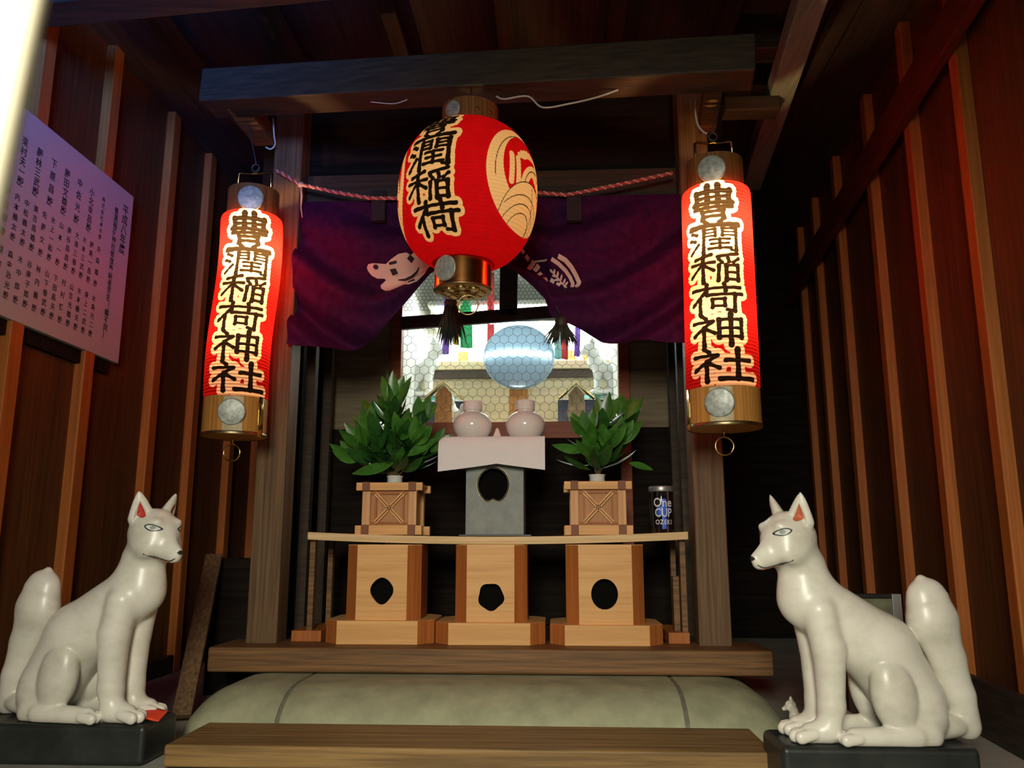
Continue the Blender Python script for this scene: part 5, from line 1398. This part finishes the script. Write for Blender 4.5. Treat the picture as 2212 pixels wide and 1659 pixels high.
def charm(px, pyt, pyb, w_, mat, lab, paper):
    Y = YA + 0.05
    c_ = at(px, pyb, Y=Y); zt = at(px, pyt, Y=Y).z; k = at(px + 1, pyb, Y=Y).x - c_.x
    r = thing('house_charm', lab, 'charm', (c_.x, Y, az0), 'house-shaped charms behind the wire mesh')
    hw = w_ * k / 2
    MB().prism([(-hw, 0), (hw, 0), (hw, zt - az0 - 0.008), (0, zt - az0 + hw * 0.8), (-hw, zt - az0 - 0.008)], Matrix.Translation((c_.x, Y + 0.012, az0)) @ Matrix.Rotation(math.pi / 2, 4, 'X'), 0.012).build('body', mat, r, 0.001)
    pk = Vector((c_.x, Y + 0.005, zt + hw * 0.8 + 0.006))
    for s_ in (-1, 1):
        MB().beam(pk, pk + Vector((s_ * hw * 2.3, 0, -hw * 2.0)), 0.034, 0.005).build('roof', M['gold'], r, 0.001)
    if paper:
        MB().prism([(-hw * 1.25, 0.028), (-hw * 0.9, 0.010), (-hw * .2, -0.002), (hw * .3, 0.004), (hw * 1.2, 0.030), (hw * 1.1, 0.060), (-hw * 1.0, 0.062)], Matrix.Translation((c_.x, Y - 0.002, az0 + 0.004)) @ Matrix.Rotation(math.pi / 2, 4, 'X'), 0.001).build('paper_slip', M['old_paper'], r)
charm(957, 845, 912, 36, M['orange_wood'], 'orange wooden house charm with gold roof, beside the tiny fox', False)
charm(1246, 845, 910, 34, M['old_paper'], 'pale house charm with torn paper and gold roof, beside the shorter evergreen', True)
def streamer(px, py0, py1, w_, Y, mat, lab, lean_=0):
    a = at(px, py0, Y=Y); b2 = at(px + lean_, py1, Y=Y); k = w_ / 2 * (at(px + 1, py0, Y=Y).x - a.x)
    mb = MB().grid(lambda u, v: Vector((a.x + (b2.x - a.x) * v + k * (2 * u - 1), Y + 0.004 * math.sin(6 * u + 4 * v), a.z + (b2.z - a.z) * v)), 6, 14)
    return tag(mb.build('streamer', M[mat], None, 0, True, thick=0.0008), lab, 'streamer', 'coloured cloth streamers in the altar')
streamer(1004, 600, 752, 26, YA + 0.24, 'cloth_green', 'green cloth streamer hanging behind the hair-like tassel', 4)
streamer(985, 600, 745, 12, YA + 0.235, 'cloth_yellow', 'narrow yellow cloth streamer next to the green one')
streamer(1060, 590, 742, 15, YA + 0.22, 'cloth_red', 'red cloth streamer at the edge of the mirror nearer the green one')
streamer(1205, 640, 776, 15, YA + 0.24, 'cloth_teal', 'pale teal cloth streamer beside the mirror')
streamer(1220, 640, 776, 14, YA + 0.235, 'cloth_red', 'red cloth streamer next to the pale teal one')
streamer(1250, 640, 770, 12, YA + 0.24, 'cloth_violet', 'violet cloth streamer under the smaller tassel', -4)
streamer(966, 640, 765, 14, YA + 0.225, 'cloth_violet', 'violet cloth streamer below the larger tassel', -3)
for (px, lab) in ((1000, 'small wooden plaque on the altar shelf next to the green streamer'), (1232, 'small wooden plaque on the altar shelf next to the red and teal streamers'), (1270, 'small wooden plaque on the altar shelf next to the violet streamer')):
    a = at(px, 780, Y=YB + 0.03)
    tag(MB().b(a.x - 0.016, a.x + 0.016, YB + 0.03, YB + 0.04, bz1, bz1 + 0.038).build('plaque', M['orange_wood'], None, 0.002), lab, 'plaque', 'plaques on the altar shelf')

# ------------------------------------------------------------------ small things by the right wall
Yp = 1.50
a = at(1868, 1283, Y=Yp); b2 = at(1957, 1400, Y=Yp)
pf = thing('picture_frame', 'small framed picture leaning behind the fox with orange ears', 'picture', ((a.x + b2.x) / 2, Yp, 0))
MB().b(a.x - 0.02, b2.x - 0.012, Yp + 0.006, Yp + 0.012, 0.02, a.z - 0.006).build('picture', M['picture'], pf)
MB().b(b2.x - 0.016, b2.x, Yp, Yp + 0.014, 0.0, a.z).build('frame', M['aluminium'], pf, 0.001)
MB().b(a.x - 0.036, a.x - 0.02, Yp, Yp + 0.014, 0.0, a.z).build('frame', M['aluminium'], pf, 0.001)
MB().b(a.x - 0.02, b2.x - 0.016, Yp, Yp + 0.014, a.z - 0.007, a.z).build('frame', M['black_lacquer2'], pf, 0.001)
MB().b(a.x - 0.02, b2.x - 0.016, Yp, Yp + 0.014, 0.0, 0.02).build('frame', M['black_lacquer2'], pf, 0.001)
small = (('tiny white fox figurine beside the kerb stone, behind the paws', 1735, 1.50, 0.075, math.pi), ('white fox figurine seen between the legs of the big fox', 1838, 1.46, 0.10, math.pi))
for lab, px, Y, h, rz in small:
    me = fox_me.copy(); me.materials.clear(); me.materials.append(M['fox'])
    o = bpy.data.objects.new('fox_figurine', me); COL.objects.link(o); s_ = h / (1362 * U)
    o.location = (at(px, 1560, Y=Y).x, Y, 0.0); o.rotation_euler = (0, 0, rz); o.scale = (s_, s_, s_); tag(o, lab, 'figurine', 'small fox figurines behind the big fox')

# pale post close to the camera at the left edge
p0 = at(82, -150, Y=0.185); p1 = at(-98, 700, Y=0.185)
dd = (p1 - p0).normalized(); t0 = p0 - dd * 0.5; t1 = p1 + dd * ((p1.z - 0.0) / -dd.z)
tag(MB().tube([t0, t1], 0.0056, 20).build('pole', M['pole'], None, 0, True), 'pale slim pole close to the viewer at the edge of the view', 'pole')
